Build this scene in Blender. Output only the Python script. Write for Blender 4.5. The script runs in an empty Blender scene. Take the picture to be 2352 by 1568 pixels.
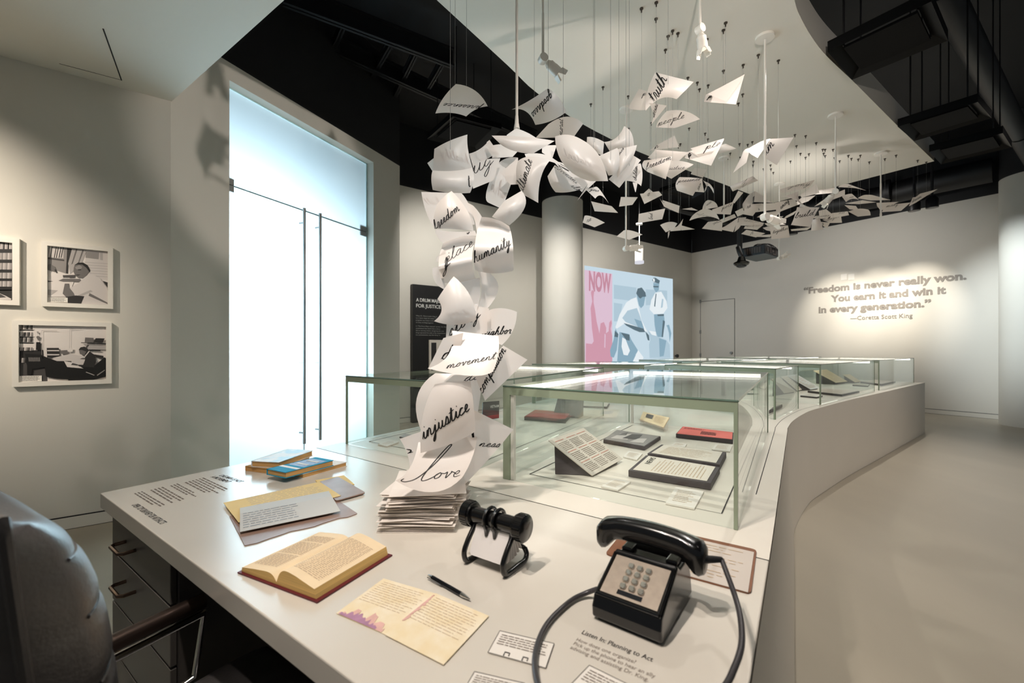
import bpy, math, random
from mathutils import Vector, Matrix
random.seed(7)
S = bpy.context.scene
COL = S.collection
# ---------------------------------------------------------------- camera, world, exposure, lights
FPX, CX, HV, EYE = 980.0, 1176.0, 799.0, 1.35
cam_d = bpy.data.cameras.new('camera'); cam = bpy.data.objects.new('camera', cam_d); COL.objects.link(cam)
cam.location = (0, 0, EYE); cam.rotation_euler = (math.pi/2, 0, 0)
cam_d.sensor_width = 36; cam_d.lens = 36*FPX/2352; cam_d.shift_y = (HV-784)/2352
cam_d.clip_start = .02; cam_d.clip_end = 100
cam_d.dof.use_dof = True; cam_d.dof.focus_distance = 2.1; cam_d.dof.aperture_fstop = 3.2
S.camera = cam
S.view_settings.view_transform = 'Standard'; S.view_settings.look = 'None'
S.view_settings.exposure = 0.0; S.view_settings.gamma = 1.0
S.cycles.transparent_max_bounces = 40
S.cycles.max_bounces = 10; S.cycles.diffuse_bounces = 5; S.cycles.glossy_bounces = 5
S.cycles.caustics_reflective = False; S.cycles.caustics_refractive = False
S.cycles.sample_clamp_indirect = 6
W = bpy.data.worlds.new('world'); S.world = W; W.use_nodes = True
W.node_tree.nodes['Background'].inputs[0].default_value = (.84, .93, 1.0, 1)
W.node_tree.nodes['Background'].inputs[1].default_value = .115

def spot(name, loc, target, power, angle, col=(1, .84, .66), blend=.5, size=.03):
    d = bpy.data.lights.new(name, 'SPOT'); d.energy = power; d.spot_size = math.radians(angle)
    d.spot_blend = blend; d.color = col; d.shadow_soft_size = size
    o = bpy.data.objects.new(name, d); COL.objects.link(o); o.location = loc
    o.rotation_euler = (Vector(target)-Vector(loc)).to_track_quat('-Z', 'Y').to_euler()
    return o
def area(name, loc, target, power, sx, sy, col):
    d = bpy.data.lights.new(name, 'AREA'); d.energy = power; d.shape = 'RECTANGLE'; d.size = sx; d.size_y = sy; d.color = col
    o = bpy.data.objects.new(name, d); COL.objects.link(o); o.location = loc
    o.rotation_euler = (Vector(target)-Vector(loc)).to_track_quat('-Z', 'Z').to_euler()
    return o
WARM = (1, .89, .80); NEUT = (1, .945, .89); COOL = (.55, .82, 1.0)
# daylight / light-box behind the frosted door
area('door_daylight', (-3.25, 5.05, 1.75), (-2.3, 4.62, 1.75), 185, 1.0, 2.5, (.66, .88, 1.0))
# ceiling spots of the gallery (fixtures above and behind the desk), plus added column fills
spot('desk_spot_a', (-.9, .12, 3.3), (.30, .90, .8), 115, 50, WARM, .6)
spot('desk_spot_b', (-.62, .48, 3.3), (-.40, 1.2, .8), 135, 66, WARM, .7)
spot('desk_spot_c', (.1, .5, 3.3), (1.0, 2.2, .8), 100, 70, NEUT, .8)
spot('photo_spot_a', (-3.75, .9, 3.25), (-4.05, 2.75, 2.05), 360, 58, (1, .88, .74), .9)
spot('photo_spot_b', (-2.95, 1.0, 3.25), (-3.65, 2.95, 1.5), 60, 42, (1, .88, .74), .9)
spot('sculpture_spot', (3.0, 1.7, 2.7), (-2.35, 4.45, 3.2), 330, 25, WARM, .35, .02)
spot('crest_spot', (1.7, .7, 3.2), (0, 1.9, 2.1), 70, 50, WARM, .8)
spot('column_spot', (5.7, 6.5, 4.0), (8.9, 7.3, 2.0), 720, 50, (.86, .95, 1.0), .9)  # added cool fill standing in for ambient light on the right column
spot('column_fill_b', (.9, 5.9, 4.1), (.95, 8.5, 2.2), 330, 64, NEUT, 1.0)  # added fill brightening the column by the projection, not a known fixture
spot('sculpture_spot_b', (.55, -.3, 3.2), (-.1, 1.7, 1.7), 45, 55, WARM, .7)
spot('quote_spot_a', (6.3, 8.75, 4.0), (7.70, 10.1, 2.2), 340, 42, (1, .92, .80), 1.0)
spot('quote_spot_b', (6.75, 8.3, 4.0), (8.12, 9.54, 2.22), 340, 42, (1, .92, .80), 1.0)
spot('quote_spot_d', (7.2, 7.8, 4.0), (8.50, 9.0, 2.25), 340, 42, (1, .92, .80), 1.0)
spot('quote_spot_c', (6.0, 7.6, 4.1), (7.6, 9.6, 2.6), 140, 120, NEUT, 1.0)
spot('cloud_uplight_a', (3.2, 4.8, 2.7), (3.3, 4.9, 3.4), 12, 140, NEUT, .9)
spot('case_spot_a', (1.9, 2.9, 3.3), (1.3, 2.5, .8), 95, 95, NEUT, .9)
spot('case_spot_b', (4.9, 5.9, 4.1), (4.2, 5.9, .8), 220, 95, NEUT, .9)
spot('case_spot_c', (.3, 4.6, 4.1), (.6, 4.2, .8), 110, 95, NEUT, .9)
spot('floor_spot', (5.9, 2.9, 4.2), (4.4, 3.9, .2), 270, 95, WARM, .95)
spot('floor_spot_b', (3.4, 1.0, 4.2), (2.9, 1.9, 0), 110, 90, WARM, .95)
spot('back_spot_a', (2.2, 8.3, 4.15), (3.2, 10.8, 2.2), 230, 120, NEUT, 1.0)
spot('back_spot_b', (-.9, 6.2, 4.1), (-.9, 8.3, 1.9), 230, 120, NEUT, 1.0)
spot('flock_spot', (.5, .2, 2.5), (2.0, 4.2, 2.9), 170, 50, WARM, .9)

# ---------------------------------------------------------------- projection helpers (pixel -> place)
def at(u, v, Y): return Vector(((u-CX)/FPX*Y, Y, EYE-(v-HV)/FPX*Y))
def on(u, v, z): return at(u, v, (EYE-z)*FPX/(v-HV))
class Wall:
    def __init__(s, p, d):
        s.p = Vector((p[0], p[1], 0)); s.d = Vector((d[0], d[1], 0)).normalized()
        s.n = Vector((s.d.y, -s.d.x, 0))
        if s.n.dot(-s.p) < 0: s.n = -s.n            # towards the room
    def hit(s, u, v, off=0.0):
        r = Vector(((u-CX)/FPX, 1, -(v-HV)/FPX)); o = Vector((0, 0, EYE))
        t = ((s.p+s.n*off-o).dot(s.n))/(r.dot(s.n))
        return o+r*t
    def t_at(s, u): return (s.hit(u, HV)-s.p).dot(s.d)
    def pt(s, t, z, off=0.0): q = s.p+s.d*t+s.n*off; return Vector((q.x, q.y, z))
PHW = Wall((-3.344, 3.157), (.809, .588))
DRW = Wall((-2.826, 3.533), (.401, .916))
QTW = Wall((8.60, 8.88), (-.585, .811))
BKW = Wall((5.53, 13.13), (.809, .588))
C6 = (850, 650, .38256); C7 = (900, 150, .35067); CD = (960, 430, .2041); CE = (960, 270, .15306)
CF = (1220, 260, .14032); CG = (1480, 380, .14456); CH = (1780, 380, .17007); C1 = (1300, 100, .2934); C2 = (1600, 250, .2551)
def px(c, p): return (c[0]+p[0]*c[2], c[1]+p[1]*c[2])

# ---------------------------------------------------------------- materials
def lin(c): 
    return tuple(((x/255.0)/12.92 if x <= 10 else ((x/255.0+.055)/1.055)**2.4) for x in c)
MATS = {}
def mat(key, rgb=(200, 200, 200), rough=.5, metal=0.0, spec=.5, noise=0.0, scale=8.0, bump=0.0, bscale=200.0, emit=0.0, coat=0.0, stretch=None):
    if key in MATS: return MATS[key]
    m = bpy.data.materials.new(key); m.use_nodes = True; nt = m.node_tree; b = nt.nodes['Principled BSDF']
    c = lin(rgb); b.inputs['Base Color'].default_value = (*c, 1)
    b.inputs['Roughness'].default_value = rough; b.inputs['Metallic'].default_value = metal
    b.inputs['Specular IOR Level'].default_value = spec; b.inputs['Coat Weight'].default_value = coat
    if emit: b.inputs['Emission Color'].default_value = (*c, 1); b.inputs['Emission Strength'].default_value = emit
    if noise or bump:
        tc = nt.nodes.new('ShaderNodeTexCoord'); mp = nt.nodes.new('ShaderNodeMapping')
        nt.links.new(tc.outputs['Object'], mp.inputs[0])
        if stretch: mp.inputs['Scale'].default_value = stretch
    if noise:
        n = nt.nodes.new('ShaderNodeTexNoise'); n.inputs['Scale'].default_value = scale; n.inputs['Detail'].default_value = 6
        nt.links.new(mp.outputs[0], n.inputs['Vector'])
        r = nt.nodes.new('ShaderNodeValToRGB')
        r.color_ramp.elements[0].position = .3; r.color_ramp.elements[1].position = .7
        r.color_ramp.elements[0].color = (*[max(0, x*(1-noise)) for x in c], 1)
        r.color_ramp.elements[1].color = (*[min(1, x*(1+noise)) for x in c], 1)
        nt.links.new(n.outputs['Fac'], r.inputs[0]); nt.links.new(r.outputs[0], b.inputs['Base Color'])
    if bump:
        n2 = nt.nodes.new('ShaderNodeTexNoise'); n2.inputs['Scale'].default_value = bscale; n2.inputs['Detail'].default_value = 4
        nt.links.new(mp.outputs[0], n2.inputs['Vector'])
        bp = nt.nodes.new('ShaderNodeBump'); bp.inputs['Strength'].default_value = bump; bp.inputs['Distance'].default_value = .002
        nt.links.new(n2.outputs['Fac'], bp.inputs['Height']); nt.links.new(bp.outputs[0], b.inputs['Normal'])
    MATS[key] = m; return m
def emission(key, rgb, strength):
    if key in MATS: return MATS[key]
    m = bpy.data.materials.new(key); m.use_nodes = True; nt = m.node_tree; nt.nodes.clear()
    e = nt.nodes.new('ShaderNodeEmission'); o = nt.nodes.new('ShaderNodeOutputMaterial')
    e.inputs[0].default_value = (*lin(rgb), 1); e.inputs[1].default_value = strength
    nt.links.new(e.outputs[0], o.inputs[0]); MATS[key] = m; return m
def paper_mat(key, rgb, trans=.45):
    if key in MATS: return MATS[key]
    m = bpy.data.materials.new(key); m.use_nodes = True; nt = m.node_tree; nt.nodes.clear()
    d = nt.nodes.new('ShaderNodeBsdfDiffuse'); t = nt.nodes.new('ShaderNodeBsdfTranslucent'); g = nt.nodes.new('ShaderNodeBsdfGlossy')
    for x in (d, t): x.inputs[0].default_value = (*lin(rgb), 1)
    g.inputs['Roughness'].default_value = .35
    a = nt.nodes.new('ShaderNodeMixShader'); a.inputs[0].default_value = trans
    b = nt.nodes.new('ShaderNodeMixShader'); b.inputs[0].default_value = .05
    o = nt.nodes.new('ShaderNodeOutputMaterial')
    nt.links.new(d.outputs[0], a.inputs[1]); nt.links.new(t.outputs[0], a.inputs[2])
    nt.links.new(a.outputs[0], b.inputs[1]); nt.links.new(g.outputs[0], b.inputs[2]); nt.links.new(b.outputs[0], o.inputs[0])
    MATS[key] = m; return m
def glass_mat(key, tint, ior=1.5, refl=1.0):
    if key in MATS: return MATS[key]
    m = bpy.data.materials.new(key); m.use_nodes = True; nt = m.node_tree; nt.nodes.clear()
    t = nt.nodes.new('ShaderNodeBsdfTransparent'); t.inputs[0].default_value = (*tint, 1)
    g = nt.nodes.new('ShaderNodeBsdfGlossy'); g.inputs['Roughness'].default_value = 0.0; g.inputs[0].default_value = (refl, refl, refl, 1)
    lw = nt.nodes.new('ShaderNodeLayerWeight'); lw.inputs[0].default_value = .5
    pw = nt.nodes.new('ShaderNodeMath'); pw.operation = 'POWER'; pw.inputs[1].default_value = 4.6; nt.links.new(lw.outputs['Facing'], pw.inputs[0])
    f = nt.nodes.new('ShaderNodeMath'); f.operation = 'MULTIPLY_ADD'; f.inputs[1].default_value = .75; f.inputs[2].default_value = .022; nt.links.new(pw.outputs[0], f.inputs[0])
    x = nt.nodes.new('ShaderNodeMixShader'); o = nt.nodes.new('ShaderNodeOutputMaterial')
    nt.links.new(f.outputs[0], x.inputs[0]); nt.links.new(t.outputs[0], x.inputs[1]); nt.links.new(g.outputs[0], x.inputs[2])
    nt.links.new(x.outputs[0], o.inputs[0]); MATS[key] = m; return m
mat('wall', (216, 212, 202), .75, noise=.015, scale=1.2, bump=.06, bscale=260)
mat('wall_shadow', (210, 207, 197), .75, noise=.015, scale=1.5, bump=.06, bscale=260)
mat('black_wall', (15, 16, 19), .7); mat('black_metal', (22, 22, 24), .45)
mat('cloud', (224, 220, 210), .8, noise=.01, scale=1.0)
mat('floor', (174, 166, 150), .36, noise=.06, scale=1.7, bump=.03, bscale=40, spec=.4, stretch=(1, .35, 1))
mat('desk_top', (212, 206, 195), .22, spec=.5, noise=.012, scale=3)
mat('counter', (224, 217, 205), .35, spec=.4, noise=.01, scale=2)
mat('counter_side', (226, 220, 209), .5, noise=.015, scale=2)
mat('drawer_grey', (88, 84, 81), .4); mat('dark_gap', (30, 30, 30), .8)
mat('ink', (14, 13, 14), .6); mat('grey_print', (120, 108, 98), .8); mat('dark_print', (38, 34, 34), .8)
mat('steel', (146, 146, 144), .45, metal=.35); mat('chrome', (210, 210, 208), .12, metal=1.0); mat('bronze', (105, 88, 76), .3, metal=1.0)
mat('white_metal', (232, 228, 220), .35); mat('white_plastic', (236, 233, 226), .45)
mat('black_plastic', (10, 10, 11), .22, coat=.25); mat('black_rubber', (22, 22, 23), .6)
mat('frame_white', (236, 231, 221), .45)
paper_mat('vellum', (241, 234, 229), .42); paper_mat('stack_paper', (243, 236, 229), .2)
glass_mat('case_glass', (.965, .985, .975)); glass_mat('pale_acrylic', (.95, .93, .92))
mat('edge_green', (142, 154, 132), .25, spec=.5); mat('edge_dark', (74, 96, 84), .25)
emission('led', (255, 247, 236), 6.0)
mat('mount_dark', (70, 63, 66), .6, noise=.04, scale=30)
mat('doc_paper', (222, 214, 202), .7); mat('label_white', (233, 228, 220), .6)

# ---------------------------------------------------------------- mesh helpers
XF = {}
def mk(name, verts, faces, m, parent=None, smooth=False, mats=None, fmat=None, world=True):
    """one mesh object; verts in world space (or in the parent's space with world=False)"""
    vs = [Vector(v) for v in verts]
    o = None
    if parent is not None:
        if world:
            inv = XF[parent.name].inverted(); vs = [inv @ v for v in vs]
        base = Vector((0, 0, 0)); mtx = XF[parent.name].copy()
    else:
        xs = [v.x for v in vs]; ys = [v.y for v in vs]; zs = [v.z for v in vs]
        base = Vector(((min(xs)+max(xs))/2, (min(ys)+max(ys))/2, min(zs))); vs = [v-base for v in vs]
        mtx = Matrix.Translation(base)
    me = bpy.data.meshes.new(name); me.from_pydata(vs, [], faces); me.update()
    for x in ([m] if mats is None else mats): me.materials.append(MATS[x] if isinstance(x, str) else x)
    if fmat is not None: me.polygons.foreach_set('material_index', fmat)
    if smooth:
        me.polygons.foreach_set('use_smooth', [True]*len(me.polygons)); me.set_sharp_from_angle(angle=math.radians(42))
    o = bpy.data.objects.new(name, me); COL.objects.link(o); o.location = base
    if parent is not None: o.parent = parent
    XF[o.name] = mtx
    return o
def tag(o, label=None, cat=None, group=None, kind=None):
    if label: o['label'] = label
    if cat: o['category'] = cat
    if group: o['group'] = group
    if kind: o['kind'] = kind
    return o
def thing(name, label, cat, loc=(0, 0, 0), rz=0.0, group=None, kind=None):
    o = bpy.data.objects.new(name, None); COL.objects.link(o); o.location = loc; o.rotation_euler = (0, 0, rz)
    o.empty_display_size = .05
    XF[o.name] = Matrix.Translation(Vector(loc)) @ Matrix.Rotation(rz, 4, 'Z')
    return tag(o, label, cat, group, kind)
class G:
    """collects geometry"""
    def __init__(s): s.v = []; s.f = []; s.m = []
    def add(s, v, f, mi=0):
        b = len(s.v); s.v += [Vector(x) for x in v]; s.f += [tuple(i+b for i in q) for q in f]; s.m += [mi]*len(f); return s
    def box(s, a, b, mi=0):
        x0, y0, z0 = a; x1, y1, z1 = b
        return s.hexa([(x0, y0, z0), (x1, y0, z0), (x1, y1, z0), (x0, y1, z0)], [(x0, y0, z1), (x1, y0, z1), (x1, y1, z1), (x0, y1, z1)], mi)
    def hexa(s, lo, hi, mi=0):
        n = len(lo)
        return s.add(list(lo)+list(hi), [tuple(range(n-1, -1, -1)), tuple(range(n, 2*n))]+[(i, (i+1) % n, n+(i+1) % n, n+i) for i in range(n)], mi)
    def prism(s, xy, z0, z1, mi=0):
        return s.hexa([(p[0], p[1], z0) for p in xy], [(p[0], p[1], z1) for p in xy], mi)
    def slab(s, quad, n, th, mi=0):
        n = Vector(n); return s.hexa([Vector(q)-n*th for q in quad], [Vector(q) for q in quad], mi)
    def tube(s, pts, r, seg=8, mi=0, cap=True, closed=False):
        pts = [Vector(p) for p in pts]; n = len(pts); rs = r if isinstance(r, (list, tuple)) else [r]*n
        up = Vector((0, 0, 1)); rings = []; prev = None
        for i, p in enumerate(pts):
            if closed: t = pts[(i+1) % n]-pts[i-1]
            else: t = pts[min(i+1, n-1)]-pts[max(i-1, 0)]
            t = t.normalized() if t.length > 1e-9 else Vector((0, 0, 1))
            if prev is None:
                a = t.cross(up); a = a if a.length > 1e-3 else t.cross(Vector((1, 0, 0)))
            else:
                a = prev-t*prev.dot(t)
                if a.length < 1e-4: a = t.cross(up)
            a.normalize(); prev = a; c = t.cross(a)
            rings.append([p+(a*math.cos(2*math.pi*k/seg)+c*math.sin(2*math.pi*k/seg))*rs[i] for k in range(seg)])
        v = [q for rg in rings for q in rg]; f = []
        m = n if closed else n-1
        for i in range(m):
            for k in range(seg):
                j = (i+1) % n
                f.append((i*seg+k, i*seg+(k+1) % seg, j*seg+(k+1) % seg, j*seg+k))
        if cap and not closed: f += [tuple(range(seg-1, -1, -1)), tuple(range((n-1)*seg, n*seg))]
        return s.add(v, f, mi)
    def cyl(s, a, b, r, seg=16, mi=0, r2=None): return s.tube([a, b], [r, r if r2 is None else r2], seg, mi)
    def build(s, name, m, parent=None, smooth=False, world=True, mats=None):
        return mk(name, s.v, s.f, m, parent, smooth, mats, s.m if mats else None, world)
def cat(pts, n=6, closed=False):
    """Catmull-Rom"""
    P = [Vector(p) for p in pts]; out = []; N = len(P)
    for i in range(N if closed else N-1):
        p0 = P[i-1] if (i > 0 or closed) else P[0]; p1 = P[i]; p2 = P[(i+1) % N]; p3 = P[(i+2) % N] if (closed or i+2 < N) else P[-1]
        for k in range(n):
            t = k/n
            out.append(.5*((2*p1)+(p2-p0)*t+(2*p0-5*p1+4*p2-p3)*t*t+(3*p1-p0-3*p2+p3)*t**3))
    if not closed: out.append(P[-1])
    return out
def bevel(o, w=.003, seg=2):
    md = o.modifiers.new('bevel', 'BEVEL'); md.width = w; md.segments = seg; md.limit_method = 'ANGLE'; md.angle_limit = math.radians(40)
    return o
def text(name, string, p0, p1, up, height, m, parent=None, bold=0.0, depth=0.0, fit=True, offn=.0006, italic=0.0, words=False):
    """built-in letterforms, baseline p0 -> p1, cap height along up"""
    c = bpy.data.curves.new(name, 'FONT'); c.body = string; c.size = 1.0; c.offset = bold; c.resolution_u = 3; c.shear = italic
    o = bpy.data.objects.new(name, c); COL.objects.link(o)
    dg = bpy.context.evaluated_depsgraph_get(); me = bpy.data.meshes.new_from_object(o.evaluated_get(dg))
    vs = [v.co.copy() for v in me.vertices]; fs = [tuple(p.vertices) for p in me.polygons]
    bpy.data.objects.remove(o); bpy.data.curves.remove(c); bpy.data.meshes.remove(me)
    if not vs: return None
    x0 = min(v.x for v in vs); x1 = max(v.x for v in vs)
    p0 = Vector(p0); p1 = Vector(p1); d = p1-p0; up = Vector(up).normalized(); n = d.normalized().cross(up).normalized()
    k = height/.72
    L = d.length if fit else (x1-x0)*k
    dn = d.normalized()
    w = [p0+dn*((v.x-x0)/(x1-x0)*L)+up*(v.y*k)+n*offn for v in vs]
    if not words: return mk(name, w, fs, m, parent)
    iv = sorted((min(vs[i].x for i in q), max(vs[i].x for i in q), j) for j, q in enumerate(fs))
    grp = []; hi = None
    for a, b, j in iv:
        if hi is None or a > hi+.13: grp.append([]); hi = b
        grp[-1].append(j); hi = max(hi, b)
    for js in grp:
        idx = {}; vv = []; ff = []
        for j in js:
            q = []
            for i in fs[j]:
                if i not in idx: idx[i] = len(vv); vv.append(w[i])
                q.append(idx[i])
            ff.append(tuple(q))
        mk(name, vv, ff, m, parent)
def bars(name, quad, rows, m, parent, fill=.55, off=.0006, seed=1, ragged=.25, gaps=True, margin=.0):
    """lines of print too small to read: broken strips on a quad TL,TR,BR,BL"""
    TL, TR, BR, BL = [Vector(q) for q in quad]; n = (TR-TL).cross(TL-BL).normalized(); rr = random.Random(seed); g = G()
    for i in range(rows):
        a = (i+.5-fill/2)/rows; b = (i+.5+fill/2)/rows; end = 1-rr.random()*ragged; x = margin
        while x < end-.01:
            w = min(rr.uniform(.05, .16), end-x) if gaps else end-x
            def q(s, t): return TL.lerp(TR, s).lerp(BL.lerp(BR, s), t)+n*off
            g.add([q(x, a), q(x, b), q(x+w, b), q(x+w, a)], [(0, 1, 2, 3)]); x += w+.02
    return g.build(name, m, parent)
def poly_print(name, shapes, mapper, mats, parent, step=.0003, base=.0006, n=None):
    """flat print made of overlaid flat shapes: [(material index, [(x,y)...]), ...]"""
    g = G()
    for i, (mi, pts) in enumerate(shapes):
        vs = [mapper(x, y)+n*(base+step*i) for x, y in pts]
        nn = (vs[1]-vs[0]).cross(vs[2]-vs[0])
        g.add(vs, [tuple(range(len(vs)))], mi)
    return g.build(name, None, parent, mats=mats)
# ---------------------------------------------------------------- the setting
TOPB, TOPD, ZS, ZC, ZBLK = 4.27, 4.01, 3.394, 3.40, 5.4
def wallbox(w, t0, t1, z0, z1, th=.15, off=0.0):
    a, b = w.pt(t0, 0, off), w.pt(t1, 0, off); c, d = w.pt(t1, 0, off-th), w.pt(t0, 0, off-th)
    return [(p.x, p.y) for p in (a, b, c, d)], z0, z1
def struct(o): o['kind'] = 'structure'; return o
# floor and black ceiling deck
struct(tag(mk('floor', [(-7, -4, 0), (13, -4, 0), (13, 16, 0), (-7, 16, 0)], [(0, 1, 2, 3)], 'floor'), 'smooth beige-grey polished floor of the gallery', 'floor'))
struct(tag(mk('ceiling', [(-7, -4, ZBLK), (-7, 16, ZBLK), (13, 16, ZBLK), (13, -4, ZBLK)], [(0, 1, 2, 3)], 'black_wall'), 'black open ceiling high above the gallery', 'ceiling'))
# left wall with the framed photographs
tc = PHW.t_at(392)
g = G(); g.prism(*wallbox(PHW, -4.5, tc, 0, ZS+.4))
wl = struct(tag(g.build('wall_left', 'wall'), 'grey-beige wall carrying the framed photographs', 'wall'))
# soffit above it
e0 = on(392, 232, ZS); e1 = on(650, 0, ZS); ed = (e1-e0)
e2 = e0+ed*3.2
pA = PHW.pt(-4.5, ZS)
sof = [e0+PHW.n*-.02, e2, Vector((e2.x-3.5, e2.y-3.0, ZS)), Vector((pA.x, pA.y-.0, ZS))]
g = G(); g.prism([(p.x, p.y) for p in sof], ZS, ZS+.45)
so = struct(tag(g.build('ceiling_soffit', 'cloud'), 'lowered white ceiling corner above the photograph wall', 'ceiling'))
# access hatch in the soffit: two thin joints
h0, h1, h2 = on(237, 66, ZS-.001), on(279, 184, ZS-.001), on(136, 146, ZS-.001)
g = G(); g.tube([h0, h1], .004, 6); g.build('hatch_joint', 'dark_gap', so)
g = G(); g.tube([h1, h2], .0015, 6); g.build('hatch_joint', 'dark_gap', so)
# wall with the frosted glass door
tL, tR, tE = DRW.t_at(527), DRW.t_at(858), DRW.t_at(918)
zD = DRW.hit(527, 184).z
g = G()
g.prism(*wallbox(DRW, 0, tL, 0, TOPD)); g.prism(*wallbox(DRW, tR, tE, 0, TOPD)); g.prism(*wallbox(DRW, tL, tR, zD, TOPD))
wd = struct(tag(g.build('wall_door', 'wall'), 'beige wall around the tall frosted glass door', 'wall'))
g = G(); g.prism(*wallbox(DRW, 0, tE, TOPD, ZBLK)); g.build('black_band', 'black_wall', wd)
g = G(); e = DRW.pt(tE, 0); f_ = DRW.pt(tE, 0, -.15)
# back wall, quote wall
tb0 = BKW.t_at(880)
g = G(); g.prism(*wallbox(BKW, tb0-.6, .0, 0, TOPB)); wb = struct(tag(g.build('wall_back', 'wall_shadow'), 'beige back wall carrying the projected picture', 'wall'))
g = G(); g.prism(*wallbox(BKW, tb0-.6, .0, TOPB, ZBLK)); g.build('black_band', 'black_wall', wb)
tq = (Vector((5.53, 13.13, 0))-QTW.p).dot(QTW.d)
g = G(); g.prism(*wallbox(QTW, -4.6, tq, 0, TOPB)); wq = struct(tag(g.build('wall_right', 'wall'), 'long beige wall carrying the large quotation', 'wall'))
g = G(); g.prism(*wallbox(QTW, -4.6, tq, TOPB, ZBLK)); g.build('black_band', 'black_wall', wq)
# return of the door wall towards the back wall
p0 = DRW.pt(tE, 0, -.15); p1 = BKW.pt(tb0-.6, 0)
g = G(); q = (p1-p0).normalized(); nn = Vector((-q.y, q.x, 0))*.1
g.prism([(p0.x, p0.y), (p1.x, p1.y), (p1.x+nn.x, p1.y+nn.y), (p0.x+nn.x, p0.y+nn.y)], 0, ZBLK)
struct(tag(g.build('wall_return', 'wall_shadow'), 'plain return wall behind the door wall', 'wall'))
# baseboards: white board with a shadow joint above
def baseboard(name, w, t0, t1, label):
    g = G(); g.prism(*wallbox(w, t0, t1, 0.004, .088, .012, .012)); o = struct(tag(g.build(name, 'wall'), label, 'baseboard'))
    g = G(); g.prism(*wallbox(w, t0, t1, .088, .097, .004, .004)); g.build('shadow_joint', 'dark_gap', o)
    g = G(); g.prism(*wallbox(w, t0, t1, .0, .006, .005, .006)); g.build('floor_joint', 'dark_gap', o)
baseboard('baseboard_left', PHW, -4.4, tc, 'low white baseboard under the framed photographs')
baseboard('baseboard_right', QTW, -4.5, tq, 'low white baseboard under the quotation wall')
baseboard('baseboard_back', BKW, tb0-.5, 0, 'low white baseboard of the back wall')
# round columns
def column(cx, cy, r, label, z0=0):
    t = tag(thing('column', None, None, (cx, cy, 0)), label, 'column', None, 'structure')
    g = G(); g.cyl((cx, cy, z0), (cx, cy, 4.33), r, 64); g.build('shaft', 'wall_shadow', t, True)
    g = G(); g.cyl((cx, cy, 4.33), (cx, cy, ZBLK), r*.99, 48); g.build('black_head', 'black_wall', t, True)
cY = 8.75
column((1291.5-CX)/FPX*cY, cY, .415, 'round plaster column beside the projected picture')
column(9.02, 7.36, .415, 'round pale column in front of the quotation wall')
# white ceiling cloud with curved edge
def cl(u, v): p = on(u, v, ZC); return (p.x, p.y)
right_px = [(1812, -70), (1825, 0), (1836, 34), (1865, 86), (1899, 129), (1957, 184), (2008, 235), (2063, 290), (2100, 326), (2146, 370)]
left_px = [(1681, 430), (1573, 389), (1461, 346), (1338, 285), (1233, 213), (1166, 150), (1003, 0), (930, -68)]
rc = cat([Vector((*cl(*p), 0)) for p in right_px], 4); lc = cat([Vector((*cl(*p), 0)) for p in left_px], 4)
fl_ = cl(1775, 466)
cloud_xy = [(p.x, p.y) for p in rc]+[fl_]+[(p.x, p.y) for p in lc]
# carry the near end back over the desk
cloud_xy += [(-.75, 1.95), (-.4, 1.6), (1.2, 1.6), (1.45, 1.95)]
g = G(); g.prism(cloud_xy, ZC, ZC+.215)
clo = struct(tag(g.build('ceiling_cloud', 'cloud'), 'large white suspended ceiling panel with curved edges', 'ceiling'))
def in_cloud(x, y):
    c = False; P = cloud_xy; j = len(P)-1
    for i in range(len(P)):
        if (P[i][1] > y) != (P[j][1] > y) and x < (P[j][0]-P[i][0])*(y-P[i][1])/(P[j][1]-P[i][1])+P[i][0]: c = not c
        j = i
    return c
# ---------------------------------------------------------------- frosted glass door
def frosted(key, rgb):
    if key in MATS: return MATS[key]
    m = bpy.data.materials.new(key); m.use_nodes = True; nt = m.node_tree; nt.nodes.clear()
    t = nt.nodes.new('ShaderNodeBsdfTranslucent'); t.inputs[0].default_value = (*rgb, 1)
    d = nt.nodes.new('ShaderNodeBsdfDiffuse'); d.inputs[0].default_value = (.75, .85, .88, 1)
    gl = nt.nodes.new('ShaderNodeBsdfGlossy'); gl.inputs['Roughness'].default_value = .08
    a = nt.nodes.new('ShaderNodeMixShader'); a.inputs[0].default_value = .15
    b = nt.nodes.new('ShaderNodeMixShader'); b.inputs[0].default_value = .04; o = nt.nodes.new('ShaderNodeOutputMaterial')
    nt.links.new(t.outputs[0], a.inputs[1]); nt.links.new(d.outputs[0], a.inputs[2]); nt.links.new(a.outputs[0], b.inputs[1])
    nt.links.new(gl.outputs[0], b.inputs[2]); nt.links.new(b.outputs[0], o.inputs[0]); MATS[key] = m; return m
frosted('frost', (.90, .97, 1.0))
mat('pale_cyan', (196, 226, 228), .3)
D1 = tag(thing('door_1', None, None, DRW.pt((tL+tR)/2, 0)), 'tall frosted glass double door glowing blue-white in the beige wall', 'door', None, 'structure')
zT = DRW.hit(553, 433, -.1).z
OFF = -.11
tm = DRW.t_at(709.5)+.03
def pane(name, t0, t1, z0, z1):
    a, b = DRW.pt(t0, z0, OFF), DRW.pt(t1, z0, OFF); c, d = DRW.pt(t1, z1, OFF), DRW.pt(t0, z1, OFF)
    g = G(); g.add([a, b, c, d], [(0, 1, 2, 3)]); g.build(name, 'frost', D1)
pane('door_leaf', tL-.02, tm-.004, .01, zT-.004); pane('door_leaf', tm+.004, tR-.02, .01, zT-.004); pane('transom_pane', tL-.02, tR-.02, zT+.004, zD-.01)
def strip(name, t0, t1, z0, z1, m='pale_cyan', off=OFF, th=.012):
    g = G(); g.prism(*wallbox(DRW, t0, t1, z0, z1, th, off+.003)); return g.build(name, m, D1)
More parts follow.
